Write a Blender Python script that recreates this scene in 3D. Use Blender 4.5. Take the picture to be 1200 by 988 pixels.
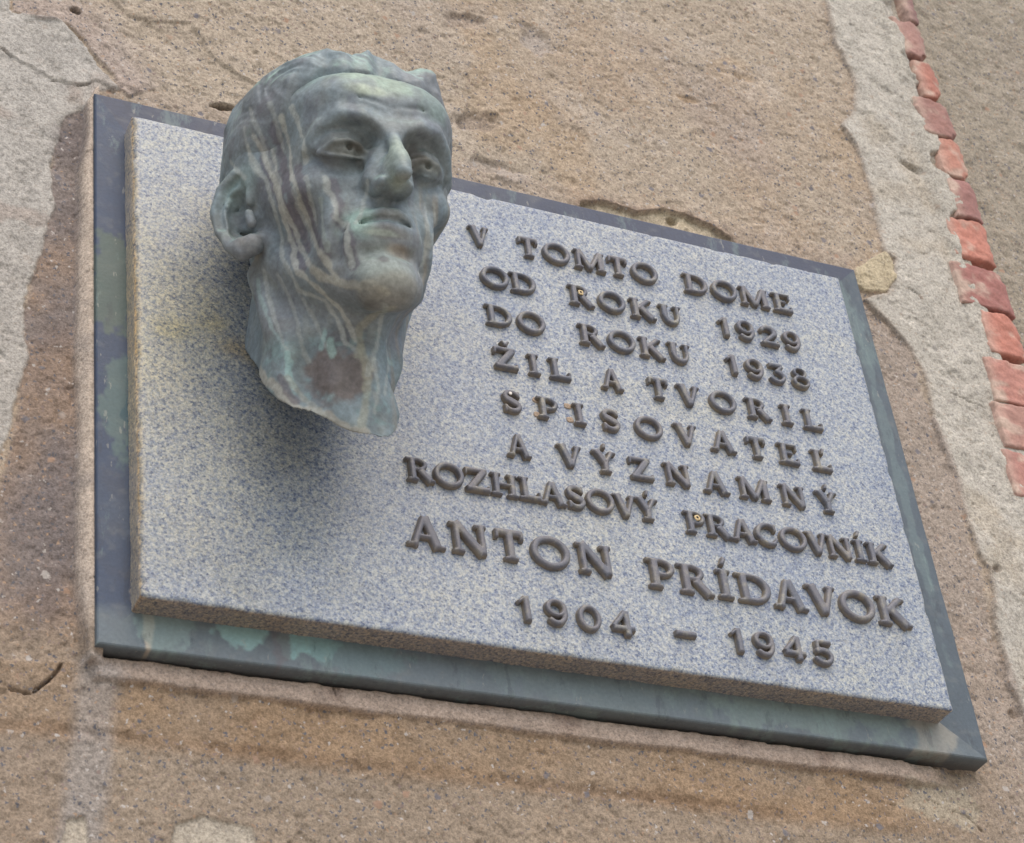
import bpy, math
import numpy as np
from mathutils import Matrix, Vector

# ------------------------------------------------------------------ camera, world, sun, exposure
SC = bpy.context.scene
COL = SC.collection
for o in list(bpy.data.objects): bpy.data.objects.remove(o)

FPX = 2593.44
RW = np.array([[0.9013387369, -0.4177489424, -0.1143429160],
               [-0.1680484079, -0.5806312517, 0.7966348487],
               [-0.3991844360, -0.6988227034, -0.5935474837]])      # world -> camera
CAM = np.array([-0.35104775, -1.19041612, -1.25965733])
cd = bpy.data.cameras.new('camera'); cam = bpy.data.objects.new('camera', cd); COL.objects.link(cam)
m = Matrix([list(r) for r in RW.T]).to_4x4(); m.translation = Vector(CAM)
cam.matrix_world = m
cd.sensor_width = 36.0; cd.lens = FPX / 1200 * 36.0
cd.clip_start = 0.05; cd.clip_end = 500
cd.dof.use_dof = True; cd.dof.focus_distance = 1.72; cd.dof.aperture_fstop = 20.0
SC.camera = cam
SC.render.resolution_x, SC.render.resolution_y = 1024, 843

SUN_EL, SUN_AZ = math.radians(56), math.radians(178)   # azimuth: clockwise from +Y (into the wall); the light comes from the street side
w = bpy.data.worlds.new('World'); SC.world = w; w.use_nodes = True
nt = w.node_tree; bg = nt.nodes['Background']
sky = nt.nodes.new('ShaderNodeTexSky'); sky.sky_type = 'NISHITA'; sky.sun_disc = False
sky.sun_elevation = SUN_EL; sky.sun_rotation = SUN_AZ
sky.air_density = 1.3; sky.dust_density = 4.0; sky.ozone_density = 1.0
nt.links.new(sky.outputs[0], bg.inputs[0]); bg.inputs[1].default_value = 0.15
sl = bpy.data.lights.new('sun', 'SUN'); sl.energy = 0.5; sl.angle = math.radians(80); sl.color = (1.0, 0.95, 0.87)
sun = bpy.data.objects.new('sun', sl); COL.objects.link(sun)
sd = Vector((math.sin(SUN_AZ) * math.cos(SUN_EL), math.cos(SUN_AZ) * math.cos(SUN_EL), math.sin(SUN_EL)))
sun.rotation_euler = (-sd).to_track_quat('-Z', 'Y').to_euler()
sun.location = sd * 5
vs = SC.view_settings
vs.view_transform = 'Standard'; vs.look = 'None'; vs.exposure = 0.68; vs.gamma = 1.0; vs.use_curve_mapping = False

# ------------------------------------------------------------------ helpers
def at(px, py, y=0.0):
    d = RW.T @ np.array([px - 600.0, -(py - 494.0), -FPX])
    t = (y - CAM[1]) / d[1]
    return CAM + t * d

def _h(ix, iy, iz, seed):
    n = (ix.astype(np.int64) * 374761393 + iy.astype(np.int64) * 668265263 + iz.astype(np.int64) * 2147483647 + seed * 974634777) & 0xffffffff
    n = ((n ^ (n >> 13)) * 1274126177) & 0xffffffff
    n = (n ^ (n >> 16)) & 0xffffff
    return n.astype(np.float32) / 16777215.0

def vn3(p, fr, seed=0):
    q = np.asarray(p, dtype=np.float64) * fr + 1000.37
    i = np.floor(q).astype(np.int64); f = (q - i).astype(np.float32); f = f * f * (3 - 2 * f)
    x, y, z = i[..., 0], i[..., 1], i[..., 2]; fx, fy, fz = f[..., 0], f[..., 1], f[..., 2]
    def l(a, b, t): return a + (b - a) * t
    r0 = l(l(_h(x, y, z, seed), _h(x + 1, y, z, seed), fx), l(_h(x, y + 1, z, seed), _h(x + 1, y + 1, z, seed), fx), fy)
    z = z + 1
    r1 = l(l(_h(x, y, z, seed), _h(x + 1, y, z, seed), fx), l(_h(x, y + 1, z, seed), _h(x + 1, y + 1, z, seed), fx), fy)
    return (l(r0, r1, fz)) * 2 - 1

def vn2(x, z, fr, seed=0):
    qx = x * fr + 1000.37; qz = z * fr + 1000.71
    ix = np.floor(qx).astype(np.int64); iz = np.floor(qz).astype(np.int64)
    fx = qx - ix; fz = qz - iz; fx = fx * fx * (3 - 2 * fx); fz = fz * fz * (3 - 2 * fz)
    o = np.zeros_like(ix)
    a = _h(ix, iz, o, seed); b = _h(ix + 1, iz, o, seed); c = _h(ix, iz + 1, o, seed); d = _h(ix + 1, iz + 1, o, seed)
    return ((a + (b - a) * fx) * (1 - fz) + (c + (d - c) * fx) * fz) * 2 - 1

def fbm2(x, z, fr, oct=4, seed=0, g=0.5):
    r = 0; a = 1; s = 0
    for k in range(oct):
        r = r + a * vn2(x, z, fr * 2.03 ** k, seed + k * 17); s += a; a *= g
    return r / s

def fbm3(p, fr, oct=3, seed=0, g=0.5):
    r = 0; a = 1; s = 0
    for k in range(oct):
        r = r + a * vn3(p, fr * 2.03 ** k, seed + k * 17); s += a; a *= g
    return r / s

def sstep(a, b, x):
    t = np.clip((x - a) / (b - a), 0, 1); return t * t * (3 - 2 * t)

def lin(c):
    c = np.array(c, float) / 255.0
    return np.where(c <= 0.04045, c / 12.92, ((c + 0.055) / 1.055) ** 2.4)

def mesh_of(name, v, f, smooth=True, col=None, attrs=None):
    me = bpy.data.meshes.new(name)
    v = np.asarray(v, np.float32)
    if isinstance(f, np.ndarray):
        nf, k = f.shape
        me.vertices.add(len(v)); me.vertices.foreach_set('co', v.ravel())
        me.loops.add(nf * k); me.loops.foreach_set('vertex_index', f.astype(np.int32).ravel())
        me.polygons.add(nf); me.polygons.foreach_set('loop_start', np.arange(0, nf * k, k, dtype=np.int32))
        me.update(calc_edges=True)
    else:
        me.from_pydata([tuple(p) for p in v], [], f); me.update()
    me.polygons.foreach_set('use_smooth', np.full(len(me.polygons), smooth))
    if col is not None:
        a = me.color_attributes.new('Col', 'FLOAT_COLOR', 'POINT')
        c = np.ones((len(v), 4), np.float32); c[:, :3] = col; a.data.foreach_set('color', c.ravel())
    for n, d in (attrs or {}).items():
        a = me.attributes.new(n, 'FLOAT', 'POINT'); a.data.foreach_set('value', np.asarray(d, np.float32))
    me.validate()
    return me

def add(name, me, mat=None, parent=None, loc=None):
    if mat and not me.materials: me.materials.append(mat)
    o = bpy.data.objects.new(name, me); COL.objects.link(o)
    if parent: o.parent = parent
    if loc is not None: o.location = loc
    return o

def tag(o, label=None, cat=None, group=None, kind=None):
    for k, v in (('label', label), ('category', cat), ('group', group), ('kind', kind)):
        if v: o[k] = v
    return o

def empty(name, loc):
    o = bpy.data.objects.new(name, None); COL.objects.link(o); o.location = loc; return o

def surface_nets(V, org, h):
    """V: sdf grid (neg inside). vertices, quads"""
    s = V < 0
    nx, ny, nz = V.shape
    c = np.zeros((nx - 1, ny - 1, nz - 1), np.int8)
    for dx in (0, 1):
        for dy in (0, 1):
            for dz in (0, 1):
                c += s[dx:nx - 1 + dx, dy:ny - 1 + dy, dz:nz - 1 + dz]
    act = np.argwhere((c > 0) & (c < 8))
    idx = np.full(c.shape, -1, np.int64); idx[act[:, 0], act[:, 1], act[:, 2]] = np.arange(len(act))
    acc = np.zeros((len(act), 3)); cnt = np.zeros(len(act))
    cs = [(a, b, d) for a in (0, 1) for b in (0, 1) for d in (0, 1)]
    for i, p in enumerate(cs):
        for q in cs[i + 1:]:
            if sum(abs(np.array(p) - q)) != 1: continue
            va = V[act[:, 0] + p[0], act[:, 1] + p[1], act[:, 2] + p[2]]; vb = V[act[:, 0] + q[0], act[:, 1] + q[1], act[:, 2] + q[2]]
            mm = (va < 0) != (vb < 0)
            t = np.where(mm, va / np.where(mm, va - vb, 1), 0)
            pt = np.array(p) + t[:, None] * (np.array(q) - np.array(p))
            acc += pt * mm[:, None]; cnt += mm
    v = (act + acc / cnt[:, None]) * h + np.array(org)
    F = []
    for ax in range(3):
        a = [slice(None)] * 3; b = [slice(None)] * 3; a[ax] = slice(0, -1); b[ax] = slice(1, None)
        ch = s[tuple(a)] != s[tuple(b)]
        e = np.argwhere(ch)
        u, w_ = (ax + 1) % 3, (ax + 2) % 3
        sh = V.shape
        ok = (e[:, u] > 0) & (e[:, w_] > 0) & (e[:, u] < sh[u] - 1) & (e[:, w_] < sh[w_] - 1)
        e = e[ok]
        def g(du, dw):
            k = e.copy(); k[:, u] -= du; k[:, w_] -= dw; return idx[k[:, 0], k[:, 1], k[:, 2]]
        q = np.stack([g(1, 1), g(0, 1), g(0, 0), g(1, 0)], 1)
        ins = s[e[:, 0], e[:, 1], e[:, 2]]
        q[~ins] = q[~ins][:, ::-1]
        F.append(q)
    return v, np.concatenate(F)

def gridbox(lo, hi, step):
    """closed box shell with subdivided faces, merged vertices"""
    lo = np.array(lo, float); hi = np.array(hi, float)
    n = np.maximum(1, np.round((hi - lo) / step)).astype(int)
    V = []; F = []; base = 0
    for ax in range(3):
        u, w_ = (ax + 1) % 3, (ax + 2) % 3
        for side in (0, 1):
            U, W = np.meshgrid(np.arange(n[u] + 1), np.arange(n[w_] + 1), indexing='ij')
            P = np.zeros(U.shape + (3,), int); P[..., u] = U; P[..., w_] = W; P[..., ax] = n[ax] * side
            V.append(P.reshape(-1, 3)); I = np.arange(U.size).reshape(U.shape) + base
            q = np.stack([I[:-1, :-1], I[1:, :-1], I[1:, 1:], I[:-1, 1:]], -1).reshape(-1, 4)
            if side == 0: q = q[:, ::-1]
            F.append(q); base += U.size
    V = np.concatenate(V); F = np.concatenate(F)
    uq, inv = np.unique(V, axis=0, return_inverse=True)
    return lo + uq * (hi - lo) / n, inv.ravel()[F]

# ------------------------------------------------------------------ materials
def mat_new(name):
    m = bpy.data.materials.new(name); m.use_nodes = True
    nt = m.node_tree; return m, nt, nt.nodes['Principled BSDF']

def N(nt, t, **kw):
    n = nt.nodes.new(t)
    for k, v in kw.items():
        if k.startswith('i_'): n.inputs[k[2:].replace('_', ' ')].default_value = v
        else: setattr(n, k, v)
    return n

def mixc(nt, typ, fac, a, b):
    n = nt.nodes.new('ShaderNodeMix'); n.data_type = 'RGBA'; n.blend_type = typ
    for sock, val in ((n.inputs[0], fac), (n.inputs[6], a), (n.inputs[7], b)):
        if hasattr(val, 'links') or isinstance(val, bpy.types.NodeSocket): nt.links.new(val, sock)
        elif isinstance(val, (int, float)): sock.default_value = val
        else: sock.default_value = (*val, 1)
    return n.outputs[2]

def noise(nt, vec, scale, detail=3, rough=0.55):
    n = N(nt, 'ShaderNodeTexNoise'); n.inputs['Scale'].default_value = scale; n.inputs['Detail'].default_value = detail; n.inputs['Roughness'].default_value = rough
    nt.links.new(vec, n.inputs['Vector']); return n.outputs['Fac']

def ramp(nt, f, stops, interp='LINEAR'):
    r = N(nt, 'ShaderNodeValToRGB'); r.color_ramp.interpolation = interp
    e = r.color_ramp.elements
    while len(e) < len(stops): e.new(0.5)
    for k, (p, c) in enumerate(stops): e[k].position = p; e[k].color = (*c, 1) if not isinstance(c, (int, float)) else (c, c, c, 1)
    nt.links.new(f, r.inputs[0]); return r.outputs[0]

def bump(nt, bs, h, dist, strength=1.0, normal=None):
    b = N(nt, 'ShaderNodeBump'); b.inputs['Distance'].default_value = dist; b.inputs['Strength'].default_value = strength
    nt.links.new(h, b.inputs['Height'])
    if normal: nt.links.new(normal, b.inputs['Normal'])
    if bs: nt.links.new(b.outputs[0], bs.inputs['Normal'])
    return b.outputs[0]

def coords(nt):
    return N(nt, 'ShaderNodeTexCoord').outputs['Object']

def m_wall():
    m, nt, bs = mat_new('old_render'); co0 = coords(nt)
    # warp the lookup so that grains get irregular outlines
    dn = N(nt, 'ShaderNodeTexNoise'); dn.inputs['Scale'].default_value = 330; dn.inputs['Detail'].default_value = 2; nt.links.new(co0, dn.inputs['Vector'])
    sc_ = N(nt, 'ShaderNodeVectorMath', operation='SCALE'); sc_.inputs['Scale'].default_value = 0.0055; nt.links.new(dn.outputs['Color'], sc_.inputs[0])
    ad = N(nt, 'ShaderNodeVectorMath', operation='ADD'); nt.links.new(co0, ad.inputs[0]); nt.links.new(sc_.outputs[0], ad.inputs[1]); co = ad.outputs[0]
    at_ = N(nt, 'ShaderNodeAttribute', attribute_name='Col'); gr = N(nt, 'ShaderNodeAttribute', attribute_name='grit')
    c = at_.outputs['Color']; gf = gr.outputs['Fac']
    n1 = noise(nt, co0, 380, 3, 0.65); n0 = noise(nt, co0, 800, 2, 0.6); n2 = noise(nt, co0, 120, 3, 0.6)
    c = mixc(nt, 'MULTIPLY', 0.9, c, ramp(nt, n2, [(0.3, 0.84), (0.5, 1.0), (0.7, 1.12)]))
    c = mixc(nt, 'MULTIPLY', 0.9, c, ramp(nt, n1, [(0.3, 0.62), (0.5, 1.0), (0.7, 1.25)]))
    c = mixc(nt, 'MULTIPLY', 0.7, c, ramp(nt, n0, [(0.3, 0.66), (0.5, 1.0), (0.7, 1.28)]))
    def layer(scale, defs, r0, r1):
        nonlocal c
        vo = N(nt, 'ShaderNodeTexVoronoi'); vo.inputs['Scale'].default_value = scale; nt.links.new(co, vo.inputs['Vector'])
        sep = N(nt, 'ShaderNodeSeparateColor'); nt.links.new(vo.outputs['Color'], sep.inputs[0])
        near = ramp(nt, vo.outputs['Distance'], [(r0, 1.0), (r1, 0.0)])
        for lo, hi, col in defs:
            s_ = ramp(nt, sep.outputs[0], [(max(lo - 0.002, 0), 0.0), (lo, 1.0), (hi, 1.0), (hi + 0.002, 0.0)], 'LINEAR')
            x = mixc(nt, 'MULTIPLY', 1.0, s_, near); x = mixc(nt, 'MULTIPLY', 1.0, x, gf)
            c = mixc(nt, 'MIX', x, c, col)
    layer(310, [(0.02, 0.22, (0.12, 0.12, 0.135)), (0.30, 0.38, (0.33, 0.235, 0.165)), (0.50, 0.545, (0.42, 0.39, 0.365)), (0.7, 0.78, (0.22, 0.17, 0.15))], 0.26, 0.42)
    layer(95, [(0.02, 0.06, (0.17, 0.16, 0.17)), (0.50, 0.515, (0.40, 0.37, 0.345)), (0.8, 0.83, (0.32, 0.22, 0.16))], 0.20, 0.32)
    nt.links.new(c, bs.inputs['Base Color'])
    bs.inputs['Roughness'].default_value = 0.92; bs.inputs['Specular IOR Level'].default_value = 0.2
    bump(nt, bs, mixc(nt, 'MIX', 0.45, n1, n0), 0.003, 0.48)
    return m

def m_granite():
    m, nt, bs = mat_new('granite'); co = coords(nt)
    st = N(nt, 'ShaderNodeAttribute', attribute_name='Col')
    n1 = noise(nt, co, 360, 2, 0.7)
    n2 = noise(nt, co, 800, 2, 0.6)
    vo = N(nt, 'ShaderNodeTexVoronoi'); vo.inputs['Scale'].default_value = 640; nt.links.new(co, vo.inputs['Vector'])
    sp = N(nt, 'ShaderNodeSeparateColor'); nt.links.new(vo.outputs['Color'], sp.inputs[0])
    base = ramp(nt, n1, [(0.36, (0.09, 0.125, 0.24)), (0.45, (0.25, 0.29, 0.38)), (0.54, (0.42, 0.43, 0.43)), (0.64, (0.58, 0.56, 0.50))])
    cry = ramp(nt, sp.outputs[0], [(0.0, (0.10, 0.12, 0.19)), (0.12, (0.24, 0.28, 0.37)), (0.30, (0.38, 0.405, 0.44)), (0.55, (0.50, 0.50, 0.49)), (0.80, (0.60, 0.58, 0.53)), (0.93, (0.70, 0.69, 0.67))], 'CONSTANT')
    c = mixc(nt, 'MIX', 0.46, base, cry)
    c = mixc(nt, 'MULTIPLY', 0.6, c, ramp(nt, n2, [(0.35, 0.6), (0.5, 1.0), (0.65, 1.25)]))
    c = mixc(nt, 'MULTIPLY', 0.7, c, ramp(nt, noise(nt, co, 22, 3, 0.6), [(0.3, (0.86, 0.9, 0.98)), (0.7, (1.08, 1.06, 1.02))]))
    c = mixc(nt, 'MULTIPLY', 1.0, c, st.outputs['Color']); c = mixc(nt, 'MULTIPLY', 1.0, c, (0.715, 0.75, 0.765))
    nt.links.new(c, bs.inputs['Base Color'])
    bs.inputs['Roughness'].default_value = 0.42; bs.inputs['Specular IOR Level'].default_value = 0.45
    bump(nt, bs, n2, 0.0004, 0.4)
    return m

def m_bronze(name, rough=0.5, metal=0.25, vary=0.5, fine=160):
    m, nt, bs = mat_new(name); co = coords(nt)
    st = N(nt, 'ShaderNodeAttribute', attribute_name='Col')
    c = st.outputs['Color']
    n1 = noise(nt, co, 45, 4, 0.6); n2 = noise(nt, co, fine * 2.2, 3, 0.65)
    c = mixc(nt, 'MULTIPLY', vary, c, ramp(nt, n1, [(0.3, 0.7), (0.5, 1.0), (0.7, 1.25)]))
    c = mixc(nt, 'MULTIPLY', vary, c, ramp(nt, n2, [(0.3, 0.75), (0.5, 1.0), (0.7, 1.28)]))
    nt.links.new(c, bs.inputs['Base Color'])
    bs.inputs['Metallic'].default_value = metal; bs.inputs['Specular IOR Level'].default_value = 0.4
    r = N(nt, 'ShaderNodeMapRange'); r.inputs[3].default_value = rough - 0.1; r.inputs[4].default_value = rough + 0.15
    nt.links.new(n1, r.inputs[0]); nt.links.new(r.outputs[0], bs.inputs['Roughness'])
    bump(nt, bs, n2, 0.0005, 0.5)
    if name == 'frame_bronze':
        mp = N(nt, 'ShaderNodeMapping'); mp.inputs['Scale'].default_value = (1.0, 1.0, 0.35); nt.links.new(co, mp.inputs['Vector'])
        na = noise(nt, mp.outputs[0], 60, 8, 0.7); nb_ = noise(nt, mp.outputs[0], 24, 9, 0.72); nc = noise(nt, mp.outputs[0], 210, 5, 0.6)
        c2 = mixc(nt, 'MIX', ramp(nt, nb_, [(0.55, 0.0), (0.60, 0.34)]), c, lin((122, 142, 138)))
        c2 = mixc(nt, 'MIX', ramp(nt, na, [(0.58, 0.0), (0.62, 0.30)]), c2, lin((52, 54, 62)))
        c2 = mixc(nt, 'MIX', ramp(nt, nc, [(0.66, 0.0), (0.69, 0.4)]), c2, lin((150, 150, 142)))
        nt.links.new(c2, bs.inputs['Base Color'])
    return m

def m_letter():
    m, nt, bs = mat_new('letter_bronze'); co = coords(nt)
    oi = N(nt, 'ShaderNodeObjectInfo')
    va = N(nt, 'ShaderNodeVectorMath', operation='ADD'); nt.links.new(co, va.inputs[0]); nt.links.new(oi.outputs['Location'], va.inputs[1])
    n1 = noise(nt, va.outputs[0], 130, 3, 0.6); n2 = noise(nt, va.outputs[0], 700, 2, 0.6)
    c = ramp(nt, n1, [(0.3, lin((86, 92, 104))), (0.5, lin((98, 100, 108))), (0.62, lin((118, 118, 116))), (0.72, lin((138, 134, 122)))])
    c = mixc(nt, 'MULTIPLY', 0.7, c, ramp(nt, n2, [(0.3, 0.75), (0.7, 1.2)]))
    c = mixc(nt, 'MIX', ramp(nt, oi.outputs['Random'], [(0, 0.0), (1, 0.3)]), c, lin((116, 108, 106)))
    # brown oxide plus painted warm ground light on the letter flanks (object space: depth is y)
    sx = N(nt, 'ShaderNodeSeparateXYZ'); nt.links.new(co, sx.inputs[0])
    fl = N(nt, 'ShaderNodeMapRange'); fl.inputs[1].default_value = -0.0043; fl.inputs[2].default_value = -0.0020; nt.links.new(sx.outputs[1], fl.inputs[0])
    fm = mixc(nt, 'MULTIPLY', 1.0, fl.outputs[0], ramp(nt, n1, [(0.35, 0.35), (0.6, 0.9)]))
    c = mixc(nt, 'MIX', fm, c, lin((140, 128, 110)))
    nt.links.new(c, bs.inputs['Base Color'])
    bs.inputs['Metallic'].default_value = 0.2; bs.inputs['Roughness'].default_value = 0.55
    bump(nt, bs, n2, 0.0004, 0.5)
    return m

def m_brick():
    m, nt, bs = mat_new('fired_brick'); co = coords(nt)
    st = N(nt, 'ShaderNodeAttribute', attribute_name='Col')
    n1 = noise(nt, co, 60, 4, 0.6); n2 = noise(nt, co, 400, 2, 0.6)
    c = mixc(nt, 'MULTIPLY', 0.8, st.outputs['Color'], ramp(nt, n1, [(0.3, 0.8), (0.7, 1.15)]))
    c = mixc(nt, 'MULTIPLY', 0.8, c, ramp(nt, n2, [(0.3, 0.8), (0.7, 1.15)]))
    nt.links.new(c, bs.inputs['Base Color']); bs.inputs['Roughness'].default_value = 0.9
    bump(nt, bs, n2, 0.001, 0.5)
    return m

def m_plain(name, c, rough=0.8):
    m, nt, bs = mat_new(name); co = coords(nt)
    n1 = noise(nt, co, 500, 3, 0.6)
    nt.links.new(mixc(nt, 'MULTIPLY', 0.8, c, ramp(nt, n1, [(0.3, 0.7), (0.7, 1.2)])), bs.inputs['Base Color'])
    bs.inputs['Roughness'].default_value = rough
    return m

M_WALL, M_GRAN, M_BRICK, M_LET = m_wall(), m_granite(), m_brick(), m_letter()
M_HEAD = m_bronze('head_bronze', 0.58, 0.08, 0.75, 120)
M_PLATE = m_bronze('frame_bronze', 0.55, 0.12, 0.35)

# ------------------------------------------------------------------ pavement below (street level, bounces light upward)
gm, gnt, gb = mat_new('pavement'); gco = coords(gnt)
gnt.links.new(ramp(gnt, noise(gnt, gco, 2.0, 5), [(0.3, (0.34, 0.31, 0.27)), (0.7, (0.44, 0.41, 0.37))]), gb.inputs['Base Color']); gb.inputs['Roughness'].default_value = 0.9
g = add('pavement', mesh_of('pavement', [(-60, -120, -3.0), (60, -120, -3.0), (60, 0.3, -3.0), (-60, 0.3, -3.0)], [(0, 1, 2, 3)], False), gm)
tag(g, kind='structure')

# ------------------------------------------------------------------ wall
Y0 = 0.016          # nominal face of the render behind the plaque
def P(pts, y=Y0):
    return np.array([at(a, b, y)[[0, 2]] for a, b in pts])

def pdist(x, z, poly):
    """distance to open polyline"""
    d = np.full(x.shape, 1e9, np.float32)
    for a, b in zip(poly[:-1], poly[1:]):
        e = b - a; L = e @ e
        t = np.clip(((x - a[0]) * e[0] + (z - a[1]) * e[1]) / L, 0, 1)
        d = np.minimum(d, np.hypot(x - a[0] - t * e[0], z - a[1] - t * e[1]))
    return d

def psdf(x, z, poly):
    """signed distance to closed polygon (neg inside)"""
    d = pdist(x, z, np.vstack([poly, poly[:1]]))
    ins = np.zeros(x.shape, bool)
    for a, b in zip(poly, np.roll(poly, -1, 0)):
        c = (a[1] > z) != (b[1] > z)
        with np.errstate(divide='ignore', invalid='ignore'):
            xi = (b[0] - a[0]) * (z - a[1]) / (b[1] - a[1]) + a[0]
        ins ^= c & (x < xi)
    return np.where(ins, -d, d)

def axis(lo, hi, s, olo, ohi):
    a = np.arange(lo, hi, s)
    l = lo - np.geomspace(s * 3, lo - olo, 22)[::-1]; h = a[-1] + np.geomspace(s * 3, ohi - a[-1], 22)
    return np.concatenate([l, a, h])
STEP = 0.00118
gx = axis(-0.085, 1.075, STEP, -3.0, 4.0); gz = axis(-0.65, 0.52, STEP, -2.998, 3.0)
# keep only the wedge of the fine grid that the oblique view needs plus margin: the far lower-right and upper-left stay coarse in colour only
X, Z = np.meshgrid(gx, gz, indexing='ij'); X = X.astype(np.float64); Z = Z.astype(np.float64)
fb = lambda fr, o=4, s=0, g=0.5: fbm2(X, Z, fr, o, s, g)
wob = 0.0028 * fb(60, 4, 5) + 0.0034 * fb(18, 2, 9) + 0.0011 * fb(230, 2, 10)                 # raggedness of every broken edge
n_lo = fb(6, 4, 1); n_mid = fb(25, 4, 2); n_hi = fb(140, 3, 3); n_gr = fb(380, 2, 4, 0.7)
H = np.zeros_like(X)                                                # height towards the street
C = np.zeros(X.shape + (3,)); grit = np.full(X.shape, 1.0)
TAN, GREY, BROWN, ORANGE, MORT, RIGHT = lin((176, 158, 136)), lin((178, 170, 160)), lin((142, 128, 118)), lin((160, 128, 92)), lin((186, 177, 163)), lin((160, 147, 128))
C[:] = TAN
def blend(mask, col):
    global C
    mk = mask[..., None]; C = C * (1 - mk) + np.asarray(col) * mk
def inside(poly, e=0.0015, w_=1.0): return sstep(e, -e, psdf(X, Z, P(poly)) + wob * w_)

H += 0.0022 * n_lo + 0.0020 * n_mid + 0.0009 * n_hi + 0.0006 * n_gr
chipm = sstep(0.30, 0.42, fb(48, 4, 301)); H -= 0.0012 * chipm
chip2 = sstep(0.34, 0.44, fb(110, 3, 302)); H -= 0.0009 * chip2
blend(sstep(0.0, 0.7, n_lo) * 0.5, lin((170, 142, 112)))
blend(sstep(0.1, 0.8, fb(9, 3, 44)) * 0.4, lin((158, 142, 134))); blend(sstep(0.12, 0.5, fb(13, 4, 46)) * 0.35, lin((176, 144, 104))); blend(sstep(0.2, 0.5, fb(26, 4, 47)) * 0.3, lin((192, 176, 160)))

# -- left side: pale skim over a brown rougher coat, with a band of exposed coat next to the plaque
brownband = inside([(-150, 150), (50, 150), (64, 190), (52, 250), (40, 320), (22, 380), (24, 440), (14, 520), (-2, 560), (-10, 640), (-150, 700), (-150, 1100), (130, 1100), (130, 120), (75, 128)], 0.003)
pale = inside([(-300, -100), (10, -20), (12, 18), (42, 24), (72, 28), (95, 50), (118, 82), (140, 108), (118, 112), (104, 130), (78, 140), (60, 180), (55, 205), (62, 240), (48, 280), (34, 330), (26, 372), (28, 420), (16, 490), (2, 530), (-20, 600), (-300, 640)], 0.0012)
C_l = GREY * (1 + 0.10 * n_mid[..., None])
blend(brownband, lin((140, 126, 118))); blend(brownband * sstep(-0.1, 0.5, fb(14, 4, 77)) * 0.8, lin((154, 128, 106)))
blend(pale, 0); C += pale[..., None] * C_l
blend(pale * sstep(0.25, 0.6, fb(30, 4, 61)) * 0.5, lin((160, 140, 126)))
H += 0.0018 * pale * sstep(0, 1, brownband + pale)
grit = grit * (1 - 0.85 * pale)
H -= 0.0006 * n_gr * pale + 0.0006 * n_hi * pale
# upper layer of the rough coat lies OVER the pale skim at the top left
over = inside([(14, -60), (14, 16), (45, 27), (76, 30), (98, 50), (108, 66), (132, 88), (134, 104), (150, 116), (300, 60), (300, -60)], 0.0009, 0.6)
H += 0.0026 * over * sstep(0.05, 0.0, pdist(X, Z, P([(14, 16), (76, 30), (108, 66), (134, 104)])))
blend(over * sstep(0.06, 0.01, pdist(X, Z, P([(14, 16), (76, 30), (108, 66), (134, 104)]))) * 0.7, lin((168, 150, 140)))
second = inside([(120, -80), (134, 2), (150, 18), (160, 22), (190, 26), (222, 28), (236, 44), (244, 62), (262, 76), (282, 90), (305, 100), (420, 60), (420, -80)], 0.0009, 0.7)
H += 0.0020 * second * sstep(0.05, 0.0, pdist(X, Z, P([(134, 2), (160, 22), (222, 28), (244, 62), (305, 100)])))
flake = inside([(-10, 58), (2, 62), (20, 76), (52, 92), (86, 103), (112, 100), (134, 110), (150, 60), (60, -10), (-10, -10)], 0.0006, 0.35)
H += 0.0018 * flake * pale
# cracks in the skim
def crack(pts, wd=0.0009, dep=0.003, col=(96, 84, 76), wob_=0.5, dark=0.55):
    d = np.abs(pdist(X, Z, P(pts)) + wob * wob_ * 0.6)
    wd = wd * 0.55; k = sstep(wd * 1.6, wd * 0.4, d)
    global H; H = H - dep * k; blend(k * dark, lin(col))
crack([(0, 60), (20, 78), (60, 97), (88, 104), (112, 101), (132, 111)], 0.0007)
crack([(66, 200), (72, 190), (95, 190), (108, 180)], 0.0004, 0.001)
# vertical mortar fillet hugging the plaque's left edge
fil = inside([(97, 130), (104, 118), (112, 112), (117, 786), (98, 782), (88, 700), (86, 600), (88, 470), (86, 400), (90, 280), (92, 200), (98, 170)], 0.0015, 0.35)
H = H * (1 - 0.85 * fil) + fil * (0.0055 + 0.0085 * sstep(-0.012, -0.002, X))
blend(fil, lin((196, 176, 156)) * 1.0); blend(fil * sstep(0.1, 0.7, fb(40, 3, 31)) * 0.5, lin((150, 138, 130))); grit *= (1 - 0.85 * fil)
for yy in (190, 250, 330, 428, 520, 690): crack([(88, yy + 4), (100, yy), (111, yy - 2)], 0.0004, 0.0012, dark=0.35)
# dark damp stain beside the fillet
st = inside([(62, 148), (80, 150), (92, 128), (98, 160), (92, 250), (88, 400), (86, 640), (60, 760), (30, 800), (0, 640), (30, 470), (60, 330), (66, 250)], 0.008, 1.0)
blend(st * sstep(-0.5, 0.5, fb(22, 4, 15)) * 0.55, lin((108, 98, 98)))

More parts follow.
